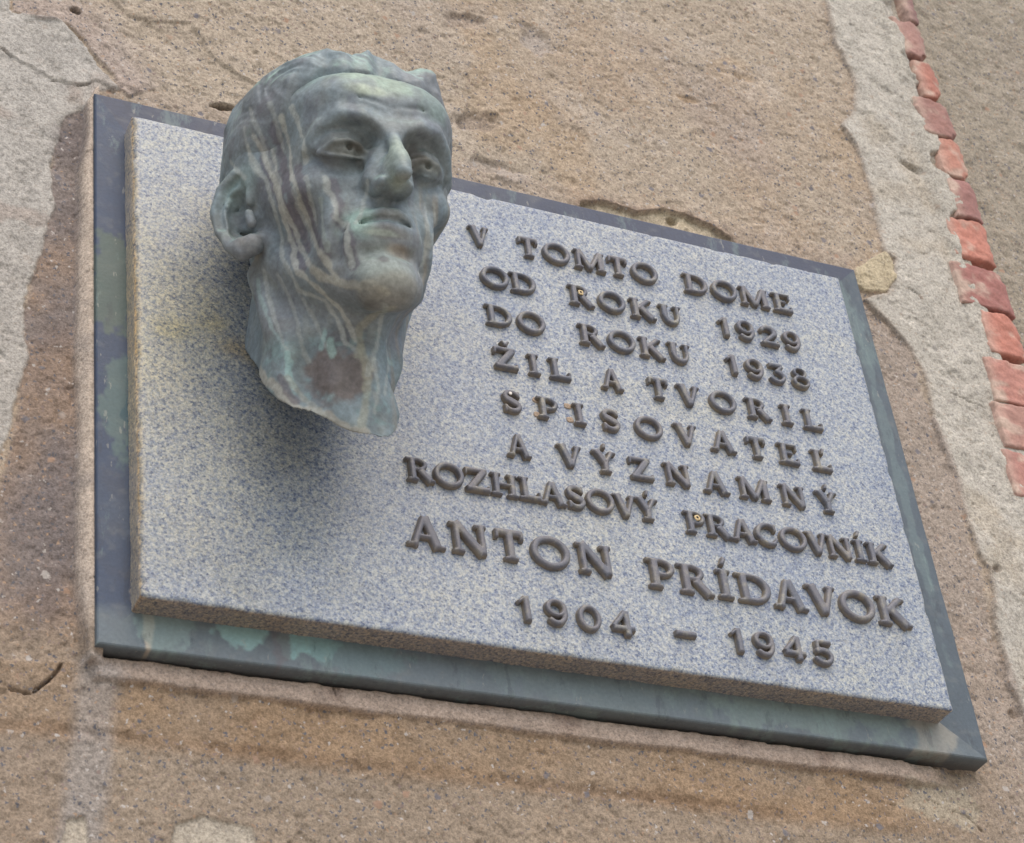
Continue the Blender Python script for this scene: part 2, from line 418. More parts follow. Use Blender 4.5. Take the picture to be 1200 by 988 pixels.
# -- top: pits, holes and the broken edge over the plaque
PITN = fb(75, 4, 91)
def pit(cx_, cy_, rx, rz, dep, col=(150, 130, 112), k=0.6, ang=0.0, sh=2.0):
    c = P([(cx_, cy_)])[0]; dx, dz = X - c[0], Z - c[1]
    ca, sa = math.cos(ang), math.sin(ang); u = dx * ca + dz * sa; v = -dx * sa + dz * ca
    r = np.hypot(u / rx, v / rz) + 0.45 * PITN
    mk = sstep(1.15, 0.55, r)
    global H; H = H - dep * mk; blend(mk * k, lin(col))
pit(545, 22, 0.022, 0.009, 0.004, (176, 156, 140), 0.5, 0.1)
pit(628, 48, 0.018, 0.020, 0.004, (172, 158, 146), 0.8, -0.2)
pit(557, 142, 0.026, 0.012, 0.005, (150, 132, 116), 0.7, 0.25)
pit(806, 116, 0.014, 0.005, 0.002, (160, 132, 98), 0.7); pit(870, 90, 0.02, 0.007, 0.0015, (164, 136, 100), 0.5)
pit(262, 126, 0.013, 0.0045, 0.012, (84, 72, 66), 0.8, 0.15)
pit(87, 15, 0.0045, 0.004, 0.006, (90, 76, 66), 0.8)
pit(790, 256, 0.006, 0.005, 0.009, (120, 98, 76), 0.7); pit(1068, 198, 0.016, 0.008, 0.006, (160, 138, 100), 0.9, -0.4)
pit(600, 208, 0.018, 0.009, -0.002, (184, 168, 152), 0.9); pit(575, 195, 0.03, 0.008, 0.003, (160, 146, 134), 0.6)
pit(1185, 350, 0.004, 0.004, 0.004); 
cav = inside([(676, 250), (680, 238), (704, 236), (745, 250), (778, 246), (802, 252), (832, 264), (856, 279), (864, 292), (850, 310), (700, 290)], 0.0006, 0.3)
H -= 0.0045 * cav; blend(cav * 0.9, lin((206, 188, 152))); grit *= (1 - 0.7 * cav)
rim = sstep(0.004, 0.0008, np.abs(psdf(X, Z, P([(676, 250), (680, 238), (704, 236), (745, 250), (778, 246), (802, 252), (832, 264), (856, 279), (864, 292), (850, 320), (700, 320)])) + wob * 0.3 - 0.002))
blend(rim * 0.35 * (Z > -0.01), lin((150, 118, 92)))
# ragged ridge just above the frame
edge = sstep(0.028, 0.008, np.abs(Z - 0.020 + 0.006 * fb(20, 3, 88))) * (X > 0) * (X < 0.72)
H += 0.0018 * edge * (1 - cav); blend(edge * 0.3, lin((160, 138, 122)))

# -- right side: pale lime mortar strip
mort_poly = [(955, -40), (966, 0), (978, 50), (998, 92), (1000, 128), (984, 148), (1002, 172), (1016, 215), (1026, 262), (1032, 296), (1046, 306), (1046, 330), (1040, 346), (1012, 352), (1040, 380), (1066, 410), (1082, 440), (1092, 492), (1104, 524), (1122, 560), (1128, 604), (1142, 650), (1158, 668), (1166, 740), (1182, 800), (1210, 860),
             (1400, 900), (1330, 660), (1225, 545), (1185, 330), (1150, 200), (1120, 100), (1082, -40)]
mo = inside(mort_poly, 0.001, 0.9)
H += 0.0030 * mo; H -= mo * (0.0009 * n_hi * 0.6 + 0.0006 * n_gr * 0.9)
H += mo * 0.004 * fb(22, 3, 90)
blend(mo, 0); C += mo[..., None] * (MORT * (1 + 0.08 * n_mid[..., None]))
blend(mo * sstep(0.15, 0.6, fb(16, 4, 33)) * 0.45, lin((170, 152, 126))); grit = grit * (1 - mo) + 0.35 * mo
blend(sstep(0.006, 0.001, np.abs(psdf(X, Z, P(mort_poly)) + wob * 0.9)) * 0.4, lin((150, 130, 112)))
# rough sandy panel right of the slab edge, pinkish
rp = inside([(1000, 345), (1066, 410), (1092, 492), (1122, 560), (1142, 650), (1166, 740), (1210, 860), (1300, 1100), (1100, 1100), (1153, 893), (1000, 340)], 0.004)
blend(rp * 0.7, lin((158, 142, 130)))
chip = inside([(1000, 318), (1034, 296), (1044, 308), (1046, 330), (1036, 344), (1010, 342), (1000, 334)], 0.0008, 0.4)
H += 0.0035 * chip; blend(chip, lin((190, 172, 138))); grit *= (1 - 0.8 * chip)
crack([(1112, 462), (1132, 470), (1156, 480)], 0.0006, 0.002, dark=0.4)
crack([(1060, 340), (1075, 350), (1080, 360)], 0.0006, 0.002, dark=0.3)
pit(1165, 668, 0.005, 0.004, 0.004); pit(1190, 835, 0.006, 0.005, 0.004); pit(1050, 57, 0.007, 0.003, 0.003, (120, 108, 96))
# beyond the brick edging: lower plane of coarse plaster
rt = sstep(0.862, 0.870, X)
low = sstep(0.880, 0.889, X + 0.002 * fb(40, 3, 66))
H = H * (1 - 0.2 * low) - 0.022 * low
blend(low, 0); C += low[..., None] * RIGHT * (1 + 0.08 * n_mid[..., None])
blend(low * sstep(0.0, 0.6, fb(12, 4, 35)) * 0.4, lin((152, 134, 122)))
H += low * 0.0035 * fb(45, 3, 36)
H = np.where((X > 0.850) & (X < 0.90), np.minimum(H, 0.0045 - 0.010 * sstep(.858, .868, X)), H)
smear = (0.25 + 0.75 * sstep(-0.03, 0.05, Z)) * sstep(0.05, 0.30, fb(38, 3, 310) * 0.8 + (0.860 - X) * 26) * sstep(0.83, 0.845, X) * sstep(0.884, 0.876, X + 2 * wob)
H = H * (1 - smear) + smear * (0.0075 + 0.003 * fb(55, 3, 311)); blend(smear, lin((184, 175, 160)))

# -- below the plaque
GR = P([(-60, 846), (0, 850), (50, 852), (133, 863), (233, 877), (333, 888), (400, 897), (470, 905), (560, 915), (700, 928), (800, 942), (900, 955), (1010, 965)])
gy = np.interp(X, GR[:, 0], GR[:, 1])
below = sstep(0.002, -0.002, Z + 0.499 + 0.0 * X) 
bz = (Z < -0.45) * sstep(0.003, -0.001, Z + 0.505 + wob) 
bandb = sstep(-0.012, 0.004, Z - gy) * sstep(0.0, -0.006, Z + 0.502 + wob) * sstep(0.72, 0.60, X + 5 * wob)
blend(sstep(-0.46, -0.50, Z) * sstep(0.80, 0.70, X) * 0.85, lin((154, 134, 112)))
blend(bandb * (0.35 + 0.4 * sstep(-0.2, 0.5, fb(10, 4, 51))), ORANGE)
H += bandb * (0.0022 + 0.003 * fb(22, 4, 52))
gd = Z - gy + wob * 0.8
H -= 0.0016 * sstep(0.006, 0.0, np.abs(gd)) * sstep(0.62, 0.40, X) * (0.5 + 0.5 * sstep(-0.3, 0.3, fb(14, 3, 303)))
blend(sstep(0.010, 0.0, np.abs(gd)) * 0.55 * sstep(0.75, 0.4, X) * (0.5 + 0.5 * sstep(-0.3, 0.3, fb(14, 3, 303))), lin((138, 106, 76)))
# smooth mortar bead under the lower edge of the frame
bead = sstep(0.0015, -0.0015, np.abs(Z + 0.508 + wob * 0.5) - 0.0085) * sstep(-0.004, 0.006, X + wob) * sstep(0.69, 0.64, X + 4 * wob)
H = H * (1 - 0.8 * bead) + 0.0070 * bead
blend(bead, lin((172, 150, 132))); blend(bead * sstep(0.1, 0.6, fb(28, 4, 53)) * 0.6, lin((132, 106, 90))); grit *= (1 - 0.8 * bead)
crack([(240, 790), (300, 796), (380, 806), (400, 818)], 0.0006, 0.002, (100, 72, 54)); crack([(294, 777), (298, 790)], 0.0006, 0.002)
crack([(0, 799), (14, 808), (36, 813)], 0.001, 0.004, (98, 74, 56)); crack([(40, 810), (58, 796), (68, 786), (72, 778)], 0.0016, 0.006, (92, 76, 66))
crack([(386, 810), (390, 820)], 0.0006, 0.002); crack([(860, 866), (864, 880)], 0.0008, 0.002); crack([(990, 880), (992, 895)], 0.0008, 0.003)
gs = inside([(90, 770), (140, 790), (130, 860), (120, 988), (70, 988), (84, 880)], 0.006)
blend(gs * 0.6, lin((158, 150, 144)))
for poly in ([(196, 1000), (207, 966), (240, 955), (262, 962), (296, 968), (304, 1000)], [(72, 1000), (80, 960), (100, 957), (108, 1000)]):
    pp = inside(poly, 0.0008, 0.4); H = H * (1 - 0.7 * pp) - 0.0030 * pp; blend(pp, lin((182, 168, 148))); grit *= (1 - 0.8 * pp)
crack([(1010, 932), (1025, 940), (1046, 945), (1064, 942), (1090, 938), (1112, 950), (1132, 955), (1150, 975)], 0.0008, 0.003, (104, 82, 64))
blend(inside([(1050, 912), (1130, 925), (1150, 950), (1140, 975), (1090, 960), (1046, 945), (1066, 930)], 0.003) * 0.7, lin((176, 162, 138)))
C = C * 0.82 + C.mean(-1, keepdims=True) * np.array([0.17, 0.18, 0.185]); C = C * np.array([0.87, 0.89, 0.905])
C = np.clip(C * (1 + 0.10 * n_hi[..., None] + 0.06 * n_gr[..., None]), 0.01, 0.9)
# sink the wall under the plaque so nothing pokes through the frame
under = sstep(0.0, 0.004, np.minimum(np.minimum(X - 0.004, 0.700 - X), np.minimum(0.002 - Z, Z + 0.495)))
H = np.where(under > 0, np.minimum(H, 0.004 - 0.0 * H) * (1 - under) + np.minimum(H, -0.001) * under, np.minimum(H, 0.0150))
nx_, nz_ = X.shape
I = np.arange(nx_ * nz_).reshape(nx_, nz_)
Q = np.stack([I[:-1, :-1], I[1:, :-1], I[1:, 1:], I[:-1, 1:]], -1).reshape(-1, 4)
# drop fine quads that lie well outside the picture's footprint (the oblique view only needs a wedge)
WV = np.stack([X.ravel(), (Y0 - H).ravel(), Z.ravel()], 1)
cv = (WV - CAM) @ RW.T
sx_ = 600 + FPX * cv[:, 0] / -cv[:, 2]; sy_ = 494 - FPX * cv[:, 1] / -cv[:, 2]
wall = empty('plastered_wall', (0.3, Y0, -3.0))
tag(wall, 'old weathered plaster wall with peeling coats, pale mortar strip and exposed bricks behind the plaque', 'wall')
def wchild(name, me, mat):
    o = add(name, me, mat, wall); o.location = (-0.3, -Y0, 3.0); return o
wchild('plaster', mesh_of('plaster', WV, Q, True, C.reshape(-1, 3), {'grit': grit.ravel()}), M_WALL)

# bricks of the vertical edging
rng = np.random.default_rng(4)
brk = [((1083, 29), (1060, -8), (140, 92, 92)), ((1098, 72), (1051, 27), (168, 116, 108)), ((1113, 118), (1074, 66), (184, 104, 84)), ((1127, 167), (1076, 116), (160, 104, 96)),
       ((1140, 213), (1098, 163), (190, 116, 94)), ((1156, 262), (1112, 208), (160, 100, 96)), ((1175, 312), (1112, 253), (194, 108, 86)), ((1191, 368), (1118, 302), (164, 92, 86)),
       ((1210, 422), (1155, 370), (194, 106, 84)), ((1226, 480), (1158, 416), (186, 112, 98)), ((1243, 535), (1170, 474), (178, 120, 108)), ((1260, 592), (1182, 531), (182, 112, 102)), ((1065, -14), (1040, -50), (150, 90, 86))]
for k, (rb, lt, colr) in enumerate(brk):
    b = at(*rb, 0.010); l = at(*lt, 0.010)
    zb = b[2]; zt = zb + 0.0512; x1 = 0.893 + rng.uniform(-.002, .002); x0 = l[0] - 0.009
    prot = -0.010 + rng.uniform(-0.002, 0.0025)
    v, f = gridbox((x0 - 0.03, -prot, zb), (x1, 0.055, zt), 0.0021)
    c = (np.array([x0 - .03, -prot, zb]) + np.array([x1, 0.055, zt])) / 2; hs = (np.array([x1, 0.055, zt]) - np.array([x0 - .03, -prot, zb])) / 2
    r = 0.0022                                               # rounded, broken arrises
    q = v - c; core = np.clip(q, -(hs - r), hs - r); dv = q - core; L = np.linalg.norm(dv, axis=1, keepdims=True)
    q = np.where(L > 0, core + dv / np.maximum(L, 1e-9) * np.minimum(L, r), q)
    nn = fbm3(v + k * 3.1, 45, 3, 7); nf = fbm3(v + k * 1.7, 170, 2, 8)
    q += (q / hs) * (0.0012 * nn + 0.0014 * nf)[:, None]
    kn_ = np.clip(fbm3(v + k * 5.3, 32, 2, 17) - 0.05, 0, 1) * sstep(0.55, 0.95, np.abs(q[:, 0] / hs[0])) * sstep(0.5, 0.95, np.abs(q[:, 2] / hs[2]))
    q[:, 0] -= np.sign(q[:, 0]) * kn_ * 0.020; q[:, 2] -= np.sign(q[:, 2]) * kn_ * 0.012; q[:, 1] += kn_ * 0.006
    # the left part dives back under the mortar, unevenly
    dive = sstep(x0 + 0.0035, x0 + 0.0005, q[:, 0] + c[0] + 0.004 * nn)
    q[:, 1] += dive * 0.030
    cut = sstep(x1 - 0.012, x1, q[:, 0] + c[0]); q[:, 1] += cut * 0.004
    th = rng.uniform(-0.05, 0.05); q[:, 2] += q[:, 0] * th
    bc = lin(colr); bc = (bc * 0.64 + bc.mean() * 0.36) * np.array([0.98, 0.97, 0.90]) * (1 + 0.12 * nn[:, None])
    mk = np.clip(sstep(0.05, 0.4, fbm3(v + k, 60, 4, 12)) * 0.75 + sstep(x0 + 0.02, x0 - 0.002, q[:, 0] + c[0]) * 0.7, 0, 1)[:, None]
    bc = bc * (1 - mk) + lin((180, 158, 144)) * mk
    o = add('brick', mesh_of('brick', q + c, f, True, bc), M_BRICK, wall); o.location = (-0.3, -Y0, 3.0)

# ------------------------------------------------------------------ memorial plaque
plaque = empty('memorial_plaque', (0.3525, 0.012, -0.4995))
tag(plaque, 'grey blue granite memorial plaque in dark bronze frame with raised bronze Slovak inscription', 'plaque')
PO = np.array(plaque.location)
def pchild(name, me, mat, parent=None):
    o = add(name, me, mat, parent or plaque)
    o.location = -PO if parent is None else (0, 0, 0)
    return o
# frame: four mitred strips sloping outward
XO0, XO1, ZO0, ZO1 = 0.0000, 0.7032, -0.4985, 0.0012
XI0, XI1, ZI0, ZI1 = 0.028, 0.658, -0.467, -0.042        # hidden just under the slab
prof = [(0.0, 0.020), (0.0, 0.0035), (0.02, 0.0022), (0.05, 0.0016), (0.93, 0.0002), (1.0, 0.0), (1.0, 0.012)]   # (t outer->inner, y)
def strip(side):
    n = 460; V = []; 
    co = {'left': ((XO0, ZO0), (XO0, ZO1), (XI0, ZI0), (XI0, ZI1)), 'right': ((XO1, ZO1), (XO1, ZO0), (XI1, ZI1), (XI1, ZI0)),
          'top': ((XO0, ZO1), (XO1, ZO1), (XI0, ZI1), (XI1, ZI1)), 'bottom': ((XO1, ZO0), (XO0, ZO0), (XI1, ZI0), (XI0, ZI0))}[side]
    oa, ob, ia, ib = [np.array(c) for c in co]
    ts = []
    for (t0, y0), (t1, y1) in zip(prof[:-1], prof[1:]):
        k = 40 if t1 - t0 > 0.5 else 2
        ts += [(t0 + (t1 - t0) * j / k, y0 + (y1 - y0) * j / k) for j in range(k)]
    ts.append(prof[-1])
    for s in np.linspace(0, 1, n):
        o_ = oa + (ob - oa) * s; i_ = ia + (ib - ia) * s
        for t, y in ts:
            p = o_ + (i_ - o_) * t; V.append((p[0], (y if y > 0.01 else y - 0.004), p[1]))
    V = np.array(V); k = len(ts)
    I = np.arange(n * k).reshape(n, k)
    F = np.stack([I[:-1, :-1], I[:-1, 1:], I[1:, 1:], I[1:, :-1]], -1).reshape(-1, 4)
    V[:, 1] += 0.0004 * fbm3(V, 30, 2, 3)
    V[:, 0] += 0.0004 * fbm3(V, 25, 2, 13) * (V[:, 0] > .69); V[:, 2] += 0.0004 * fbm3(V, 25, 2, 14) * ((V[:, 2] < -.49) | (V[:, 2] > 0.0))
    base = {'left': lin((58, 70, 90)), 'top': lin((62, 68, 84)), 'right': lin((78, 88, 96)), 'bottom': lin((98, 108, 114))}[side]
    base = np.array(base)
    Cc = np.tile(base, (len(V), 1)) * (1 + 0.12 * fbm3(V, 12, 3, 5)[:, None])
    nz3 = fbm3(V, 40, 4, 21); nzh = fbm3(V * np.array([1, 1, .5]), 190, 3, 22)
    if side == 'left':
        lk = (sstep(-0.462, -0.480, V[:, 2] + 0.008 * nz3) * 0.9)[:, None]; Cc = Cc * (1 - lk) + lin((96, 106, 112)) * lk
    for k9 in range(3):      # grime, dry splashes and rubbed spots
        g9 = fbm3(V * np.array([1, 1, 1]), (18, 55, 150)[k9], 4, 200 + k9)
        mk9 = (sstep(0.10, 0.55, g9) * (0.12, 0.2, 0.12)[k9])[:, None]; Cc = Cc * (1 - mk9) + lin(((112, 116, 112), (66, 66, 72), (140, 140, 132))[k9]) * mk9
    def spot(cx_, cy_, rx, rz, colr, a, k0=0.0):
        nonlocal Cc
        p = at(cx_, cy_, 0.003); r = np.hypot((V[:, 0] - p[0]) / rx, (V[:, 2] - p[2]) / rz) + nz3 * 0.7 + nzh * 0.5
        mk = (sstep(1.05, 0.75, r) * a)[:, None]; Cc = Cc * (1 - mk) + lin(colr) * mk
    if side == 'left':
        spot(128, 345, 0.03, 0.045, (86, 100, 84), 0.6); spot(142, 470, 0.016, 0.05, (92, 112, 106), 0.6); spot(150, 490, 0.006, 0.013, (60, 84, 92), 0.9)
        spot(160, 715, 0.006, 0.03, (164, 154, 138), 0.8)
    if side == 'bottom':
        spot(170, 728, 0.004, 0.03, (180, 166, 146), 0.9); spot(190, 730, 0.022, 0.03, (120, 138, 136), 0.7)
        spot(283, 748, 0.022, 0.014, (128, 158, 156), 0.85); spot(348, 756, 0.024, 0.012, (126, 160, 158), 0.85); spot(322, 752, 0.007, 0.02, (100, 100, 104), 0.8)
        spot(420, 765, 0.04, 0.02, (104, 126, 128), 0.5); spot(700, 800, 0.1, 0.03, (104, 118, 118), 0.4); spot(1085, 860, 0.02, 0.03, (158, 152, 138), 0.5); spot(940, 830, 0.09, 0.03, (116, 132, 128), 0.6)
        # darker, browner tone on the lower lip
        lipm = (sstep(0.0030, 0.0045, V[:, 1]) * 0.8)[:, None]; Cc = Cc * (1 - lipm) + lin((84, 80, 76)) * lipm
    if side == 'right': spot(1048, 560, 0.006, 0.2, (102, 118, 120), 0.5)
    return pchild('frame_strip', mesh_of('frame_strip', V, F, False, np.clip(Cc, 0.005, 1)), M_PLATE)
for sd_ in ('left', 'right', 'top', 'bottom'): strip(sd_)
# closed back tray
pchild('back_plate', mesh_of('back_plate', *gridbox((XO0 + .003, 0.0125, ZO0 + .003), (XO1 - .003, 0.019, ZO1 - .003), 0.02), True, np.tile(lin((74, 78, 86)), (len(gridbox((XO0 + .003, 0.0125, ZO0 + .003), (XO1 - .003, 0.019, ZO1 - .003), 0.02)[0]), 1))), M_PLATE)

# granite slab
SX0, SX1, SZ0, SZ1, SY = 0.0228, 0.6635, -0.4722, -0.0368, -0.024
lo = np.array([SX0, SY, SZ0]); hi = np.array([SX1, 0.0005, SZ1])
v, f = gridbox(lo, hi, 0.0021)
c = (lo + hi) / 2; hs = (hi - lo) / 2; q = v - c; r = 0.0018
core = np.clip(q, -(hs - r), hs - r); dv = q - core; L = np.linalg.norm(dv, axis=1, keepdims=True)
q = np.where(L > 0, core + dv / np.maximum(L, 1e-9) * np.minimum(L, r), q); sv = q + c
# chips along the front arris
ex = np.minimum(v[:, 0] - lo[0], hi[0] - v[:, 0]); ez = np.minimum(v[:, 2] - lo[2], hi[2] - v[:, 2]); e2 = np.minimum(ex, ez); ey = v[:, 1] - lo[1]
ch = np.clip(fbm3(v, 70, 3, 41) - 0.12, 0, 1) * 1.5 * sstep(0.006, 0.0, e2 + ey)
ch += sstep(0.004, 0.0, v[:, 0] - lo[0] + ey) * (0.35 + 0.5 * fbm3(v, 120, 2, 42))
ch = np.clip(ch, 0, 1)
inx = np.where(v[:, 0] - lo[0] < hi[0] - v[:, 0], 1, -1) * (ex < 0.006); inz = np.where(v[:, 2] - lo[2] < hi[2] - v[:, 2], 1, -1) * (ez < 0.006)
sv[:, 0] += inx * ch * 0.0028; sv[:, 2] += inz * ch * 0.0022; sv[:, 1] += ch * 0.0012
side_ = (e2 < 1e-6) & (ey > 0.001)
sv[:, 2] += np.where(side_ & (ez < 1e-6), 0.0006 * fbm3(v, 90, 3, 43), 0); sv[:, 0] += np.where(side_ & (ex < 1e-6), 0.0008 * fbm3(v, 90, 3, 44), 0)
sc = np.ones((len(v), 3))
def stain_shading(mk, colr):
    global sc; mk = np.clip(mk, 0, 1)[:, None]; sc = sc * (1 - mk) + sc * np.array(colr) * mk
fl_ = fbm3(v, 9, 4, 61); fm_ = fbm3(v, 28, 4, 62)
def blob(px_, py_, rx, rz, k=0.5):
    p = at(px_, py_, SY); return sstep(1.2, 0.2, np.hypot((v[:, 0] - p[0]) / rx, (v[:, 2] - p[2]) / rz) + k * fm_)
stain_shading(blob(240, 430, 0.16, 0.24) * 0.8, (1.10, 1.03, 0.86)); stain_shading(blob(215, 360, 0.06, 0.08) * 0.5, (1.07, 0.99, 0.80))
stain_shading(blob(280, 410, 0.018, 0.014) * 0.9, (1.0, 0.82, 0.60)); stain_shading(blob(200, 385, 0.02, 0.012) * 0.7, (1.1, 1.02, 0.75)); stain_shading(blob(250, 380, 0.014, 0.01) * 0.6, (1.1, 1.0, 0.75))
stain_shading(blob(375, 570, 0.055, 0.085, 0.4) * 0.25, (0.78, 0.77, 0.75)); stain_shading(blob(290, 330, 0.04, 0.05, 0.4) * 0.6, (0.72, 0.70, 0.68)); stain_shading(blob(330, 520, 0.06, 0.05, 0.4) * 0.2, (0.8, 0.78, 0.74))  # head's soft shadow painted into the slab colour, along with some dirt
stain_shading(blob(300, 660, 0.13, 0.06) * 0.45, (0.80, 0.80, 0.80)); stain_shading(sstep(0.05, 0.45, fbm3(v * np.array([1, 1, 0.5]), 16, 4, 64)) * 0.4 * sstep(-0.1, -0.4, v[:, 2]), (0.84, 0.85, 0.86)); stain_shading(sstep(0.15, 0.5, fbm3(v, 20, 4, 65)) * 0.35, (1.10, 1.05, 0.90)); stain_shading(blob(590, 330, 0.06, 0.1) * 0.4, (0.86, 0.92, 1.02)); stain_shading(blob(520, 600, 0.12, 0.06) * 0.35, (0.9, 0.9, 0.92))
stain_shading(sstep(0.0, 0.6, fl_) * 0.5, (0.90, 0.93, 1.0)); stain_shading(sstep(0.1, 0.6, fbm3(v * np.array([1, 1, 0.25]), 30, 3, 63)) * 0.35, (0.86, 0.86, 0.88))
# warm bounced light painted on the lower and side edge faces, ochre arris on the left
stain_shading(((ez < 1e-6) & (ey > 0.0005) & (v[:, 2] < -0.3)) * 1.0, (0.98, 0.78, 0.62)); stain_shading(((ex < 1e-6) & (ey > 0.0005)) * 1.0, (1.35, 1.12, 0.88))
stain_shading(sstep(0.0065, 0.001, v[:, 0] - lo[0]) * (ey < 0.004) * (0.5 + 0.5 * (fm_ > 0)), (1.0, 0.84, 0.62))
v_slab = v.copy()
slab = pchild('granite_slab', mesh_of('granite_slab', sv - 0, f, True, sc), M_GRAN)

# ---- letters: cast bronze, each its own piece
hG = 0.032
def box(X, Y, a, b, w_):
    a = np.array(a, float); b = np.array(b, float); e = b - a; L = np.hypot(*e); e /= L
    u = (X - a[0]) * e[0] + (Y - a[1]) * e[1] - L / 2; v_ = -(X - a[0]) * e[1] + (Y - a[1]) * e[0]
    du = np.abs(u) - L / 2; dv = np.abs(v_) - w_
    return np.hypot(np.maximum(du, 0), np.maximum(dv, 0)) + np.minimum(np.maximum(du, dv), 0)
def ser(X, Y, xc, y, half): return box(X, Y, (xc - half, y), (xc + half, y), 0.062)
def ell(X, Y, cx_, cy_, rx, ry):
    p = np.hypot((X - cx_) / rx, (Y - cy_) / ry); g_ = np.hypot((X - cx_) / rx ** 2, (Y - cy_) / ry ** 2)
    return np.where(p > 1e-4, p * (p - 1) / np.maximum(g_, 1e-5), -min(rx, ry))
def ring(X, Y, cx_, cy_, rx, ry, wx, wy): return np.maximum(ell(X, Y, cx_, cy_, rx, ry), -ell(X, Y, cx_, cy_, rx - wx, ry - wy))
def arc(X, Y, cx_, cy_, rx, ry, a0, a1, w_, w1=None):
    d = 1e9; n = 14; w1 = w_ if w1 is None else w1
    for k in range(n + 1):
        t = k / n; a = math.radians(a0 + (a1 - a0) * t); p = (cx_ + rx * math.cos(a), cy_ + ry * math.sin(a))
        if k: d = np.minimum(d, caps(X, Y, pp, p, w_ + (w1 - w_) * t))
        pp = p
    return d
def caps(X, Y, a, b, w_):
    e = (b[0] - a[0], b[1] - a[1]); L = e[0] ** 2 + e[1] ** 2 + 1e-12
    t = np.clip(((X - a[0]) * e[0] + (Y - a[1]) * e[1]) / L, 0, 1)
    return np.hypot(X - a[0] - t * e[0], Y - a[1] - t * e[1]) - w_
ST, TH = 0.132, 0.1
def glyph(ch, X, Y):
    B = lambda a, b, w_=ST: box(X, Y, a, b, w_)
    S = lambda xc, y, half: ser(X, Y, xc, 0.062 if y == 0 else 0.938, half)
    mn = lambda *a: np.minimum.reduce(a)
    if ch == 'V': return 1.14, mn(B((.22, 1), (.60, 0.02), .15), B((.98, 1), (.60, 0.02), .10), S(.22, 1, .22), S(.96, 1, .18))
    if ch == 'T': return 1.0, mn(B((.5, 0), (.5, 1)), B((.04, .92), (.96, .92), .105), S(.5, 0, .24), B((.08, .7), (.08, 1), .07), B((.92, .7), (.92, 1), .07))
    if ch == 'O': return 1.40, ring(X, Y, .70, .5, .68, .54, .245, .19)
    if ch == 'M': return 1.62, mn(B((.24, 0), (.26, 1), .105), B((.27, 1), (.80, .04), .125), B((1.34, 1), (.80, .04), .105), B((1.36, 0), (1.34, 1), .15), S(.24, 0, .2), S(1.37, 0, .23), S(.2, 1, .16), S(1.4, 1, .16))
    if ch == 'D':
        r_ = np.maximum(ring(X, Y, .55, .5, .74, .5, .265, .16), .30 - X)
        return 1.32, mn(B((.30, 0), (.30, 1)), r_, S(.2, 0, .18), S(.2, 1, .18))
    if ch == 'E': return 1.12, mn(B((.30, 0), (.30, 1)), B((.2, .10), (1.02, .10), .10), B((.2, .93), (.98, .93), .07), B((.3, .52), (.74, .52), .065), B((.98, 0), (.98, .32), .06), B((.94, .68), (.94, 1), .055), S(.2, 0, .18), S(.2, 1, .18))
    if ch == 'R':
        return 1.28, mn(B((.30, 0), (.30, 1)), np.maximum(ring(X, Y, .52, .72, .46, .29, .22, .15), .3 - X), B((.62, .5), (1.08, .02), .15), S(.28, 0, .24), S(1.1, 0, .16), S(.2, 1, .18))
    if ch == 'P':
        return 1.06, mn(B((.30, 0), (.30, 1)), np.maximum(ring(X, Y, .52, .70, .50, .31, .23, .15), .3 - X), S(.28, 0, .24), S(.2, 1, .18))
    if ch == 'K': return 1.34, mn(B((.30, 0), (.30, 1)), B((.38, .44), (1.02, .98), .105), B((.56, .56), (1.12, .02), .15), S(.28, 0, .24), S(.28, 1, .22), S(1.14, 0, .17), S(1.0, 1, .17))
    if ch == 'U': return 1.26, mn(B((.30, .42), (.30, 1), .15), B((.96, .42), (.96, 1), .09), arc(X, Y, .63, .42, .33, .33, 180, 360, .13, .09), S(.28, 1, .24), S(.97, 1, .2))
    if ch in 'IÍ':
        d = mn(B((.38, 0), (.38, 1)), S(.38, 0, .27), S(.38, 1, .26))
        if ch == 'Í': d = mn(d, B((.38, 1.14), (.52, 1.42), .075))
        return .76, d
    if ch in 'ZŽ':
        d = mn(B((.14, .92), (1.1, .92), .10), B((.10, .10), (1.16, .10), .10), B((.26, .10), (.98, .92), .15), B((.14, .7), (.14, 1), .06), B((1.12, 0), (1.12, .28), .06))
        if ch == 'Ž': d = mn(d, B((.66, 1.12), (.50, 1.34), .06), B((.66, 1.12), (.84, 1.34), .06))
        return 1.24, d
    if ch in 'LĽ':
        d = mn(B((.30, 0), (.30, 1)), B((.2, .10), (.98, .10), .10), B((.96, 0), (.96, .38), .06), S(.28, 1, .24), S(.2, 0, .18))
        if ch == 'Ľ': d = mn(d, B((.70, 1.12), (.60, .80), .075))
        return 1.06, d
    if ch == 'A': return 1.26, mn(B((.20, 0), (.60, 1.0), .10), B((1.0, 0), (.62, 1.0), .15), B((.34, .34), (.90, .34), .065), S(.18, 0, .18), S(1.04, 0, .22))
    if ch == 'S':
        return 1.04, mn(arc(X, Y, .52, .72, .30, .21, 20, 215, .09, .12), B((.24, .62), (.80, .38), .15), arc(X, Y, .52, .28, .31, .21, 35, -165, .12, .09), B((.84, .70), (.84, 1), .06), B((.19, .0), (.19, .32), .06))
    if ch in 'YÝ':
        d = mn(B((.58, 0), (.58, .5)), B((.22, 1), (.58, .44), .15), B((.96, 1), (.58, .44), .10), S(.58, 0, .25), S(.22, 1, .2), S(.95, 1, .18))
        if ch == 'Ý': d = mn(d, B((.60, 1.10), (.68, 1.36), .075))
        return 1.16, d
    if ch == 'N': return 1.34, mn(B((.24, 0), (.24, 1), .105), B((.22, 1), (1.06, .02), .135), B((1.08, 0), (1.08, 1), .105), S(.26, 0, .2), S(1.06, 1, .2), S(.16, 1, .14))
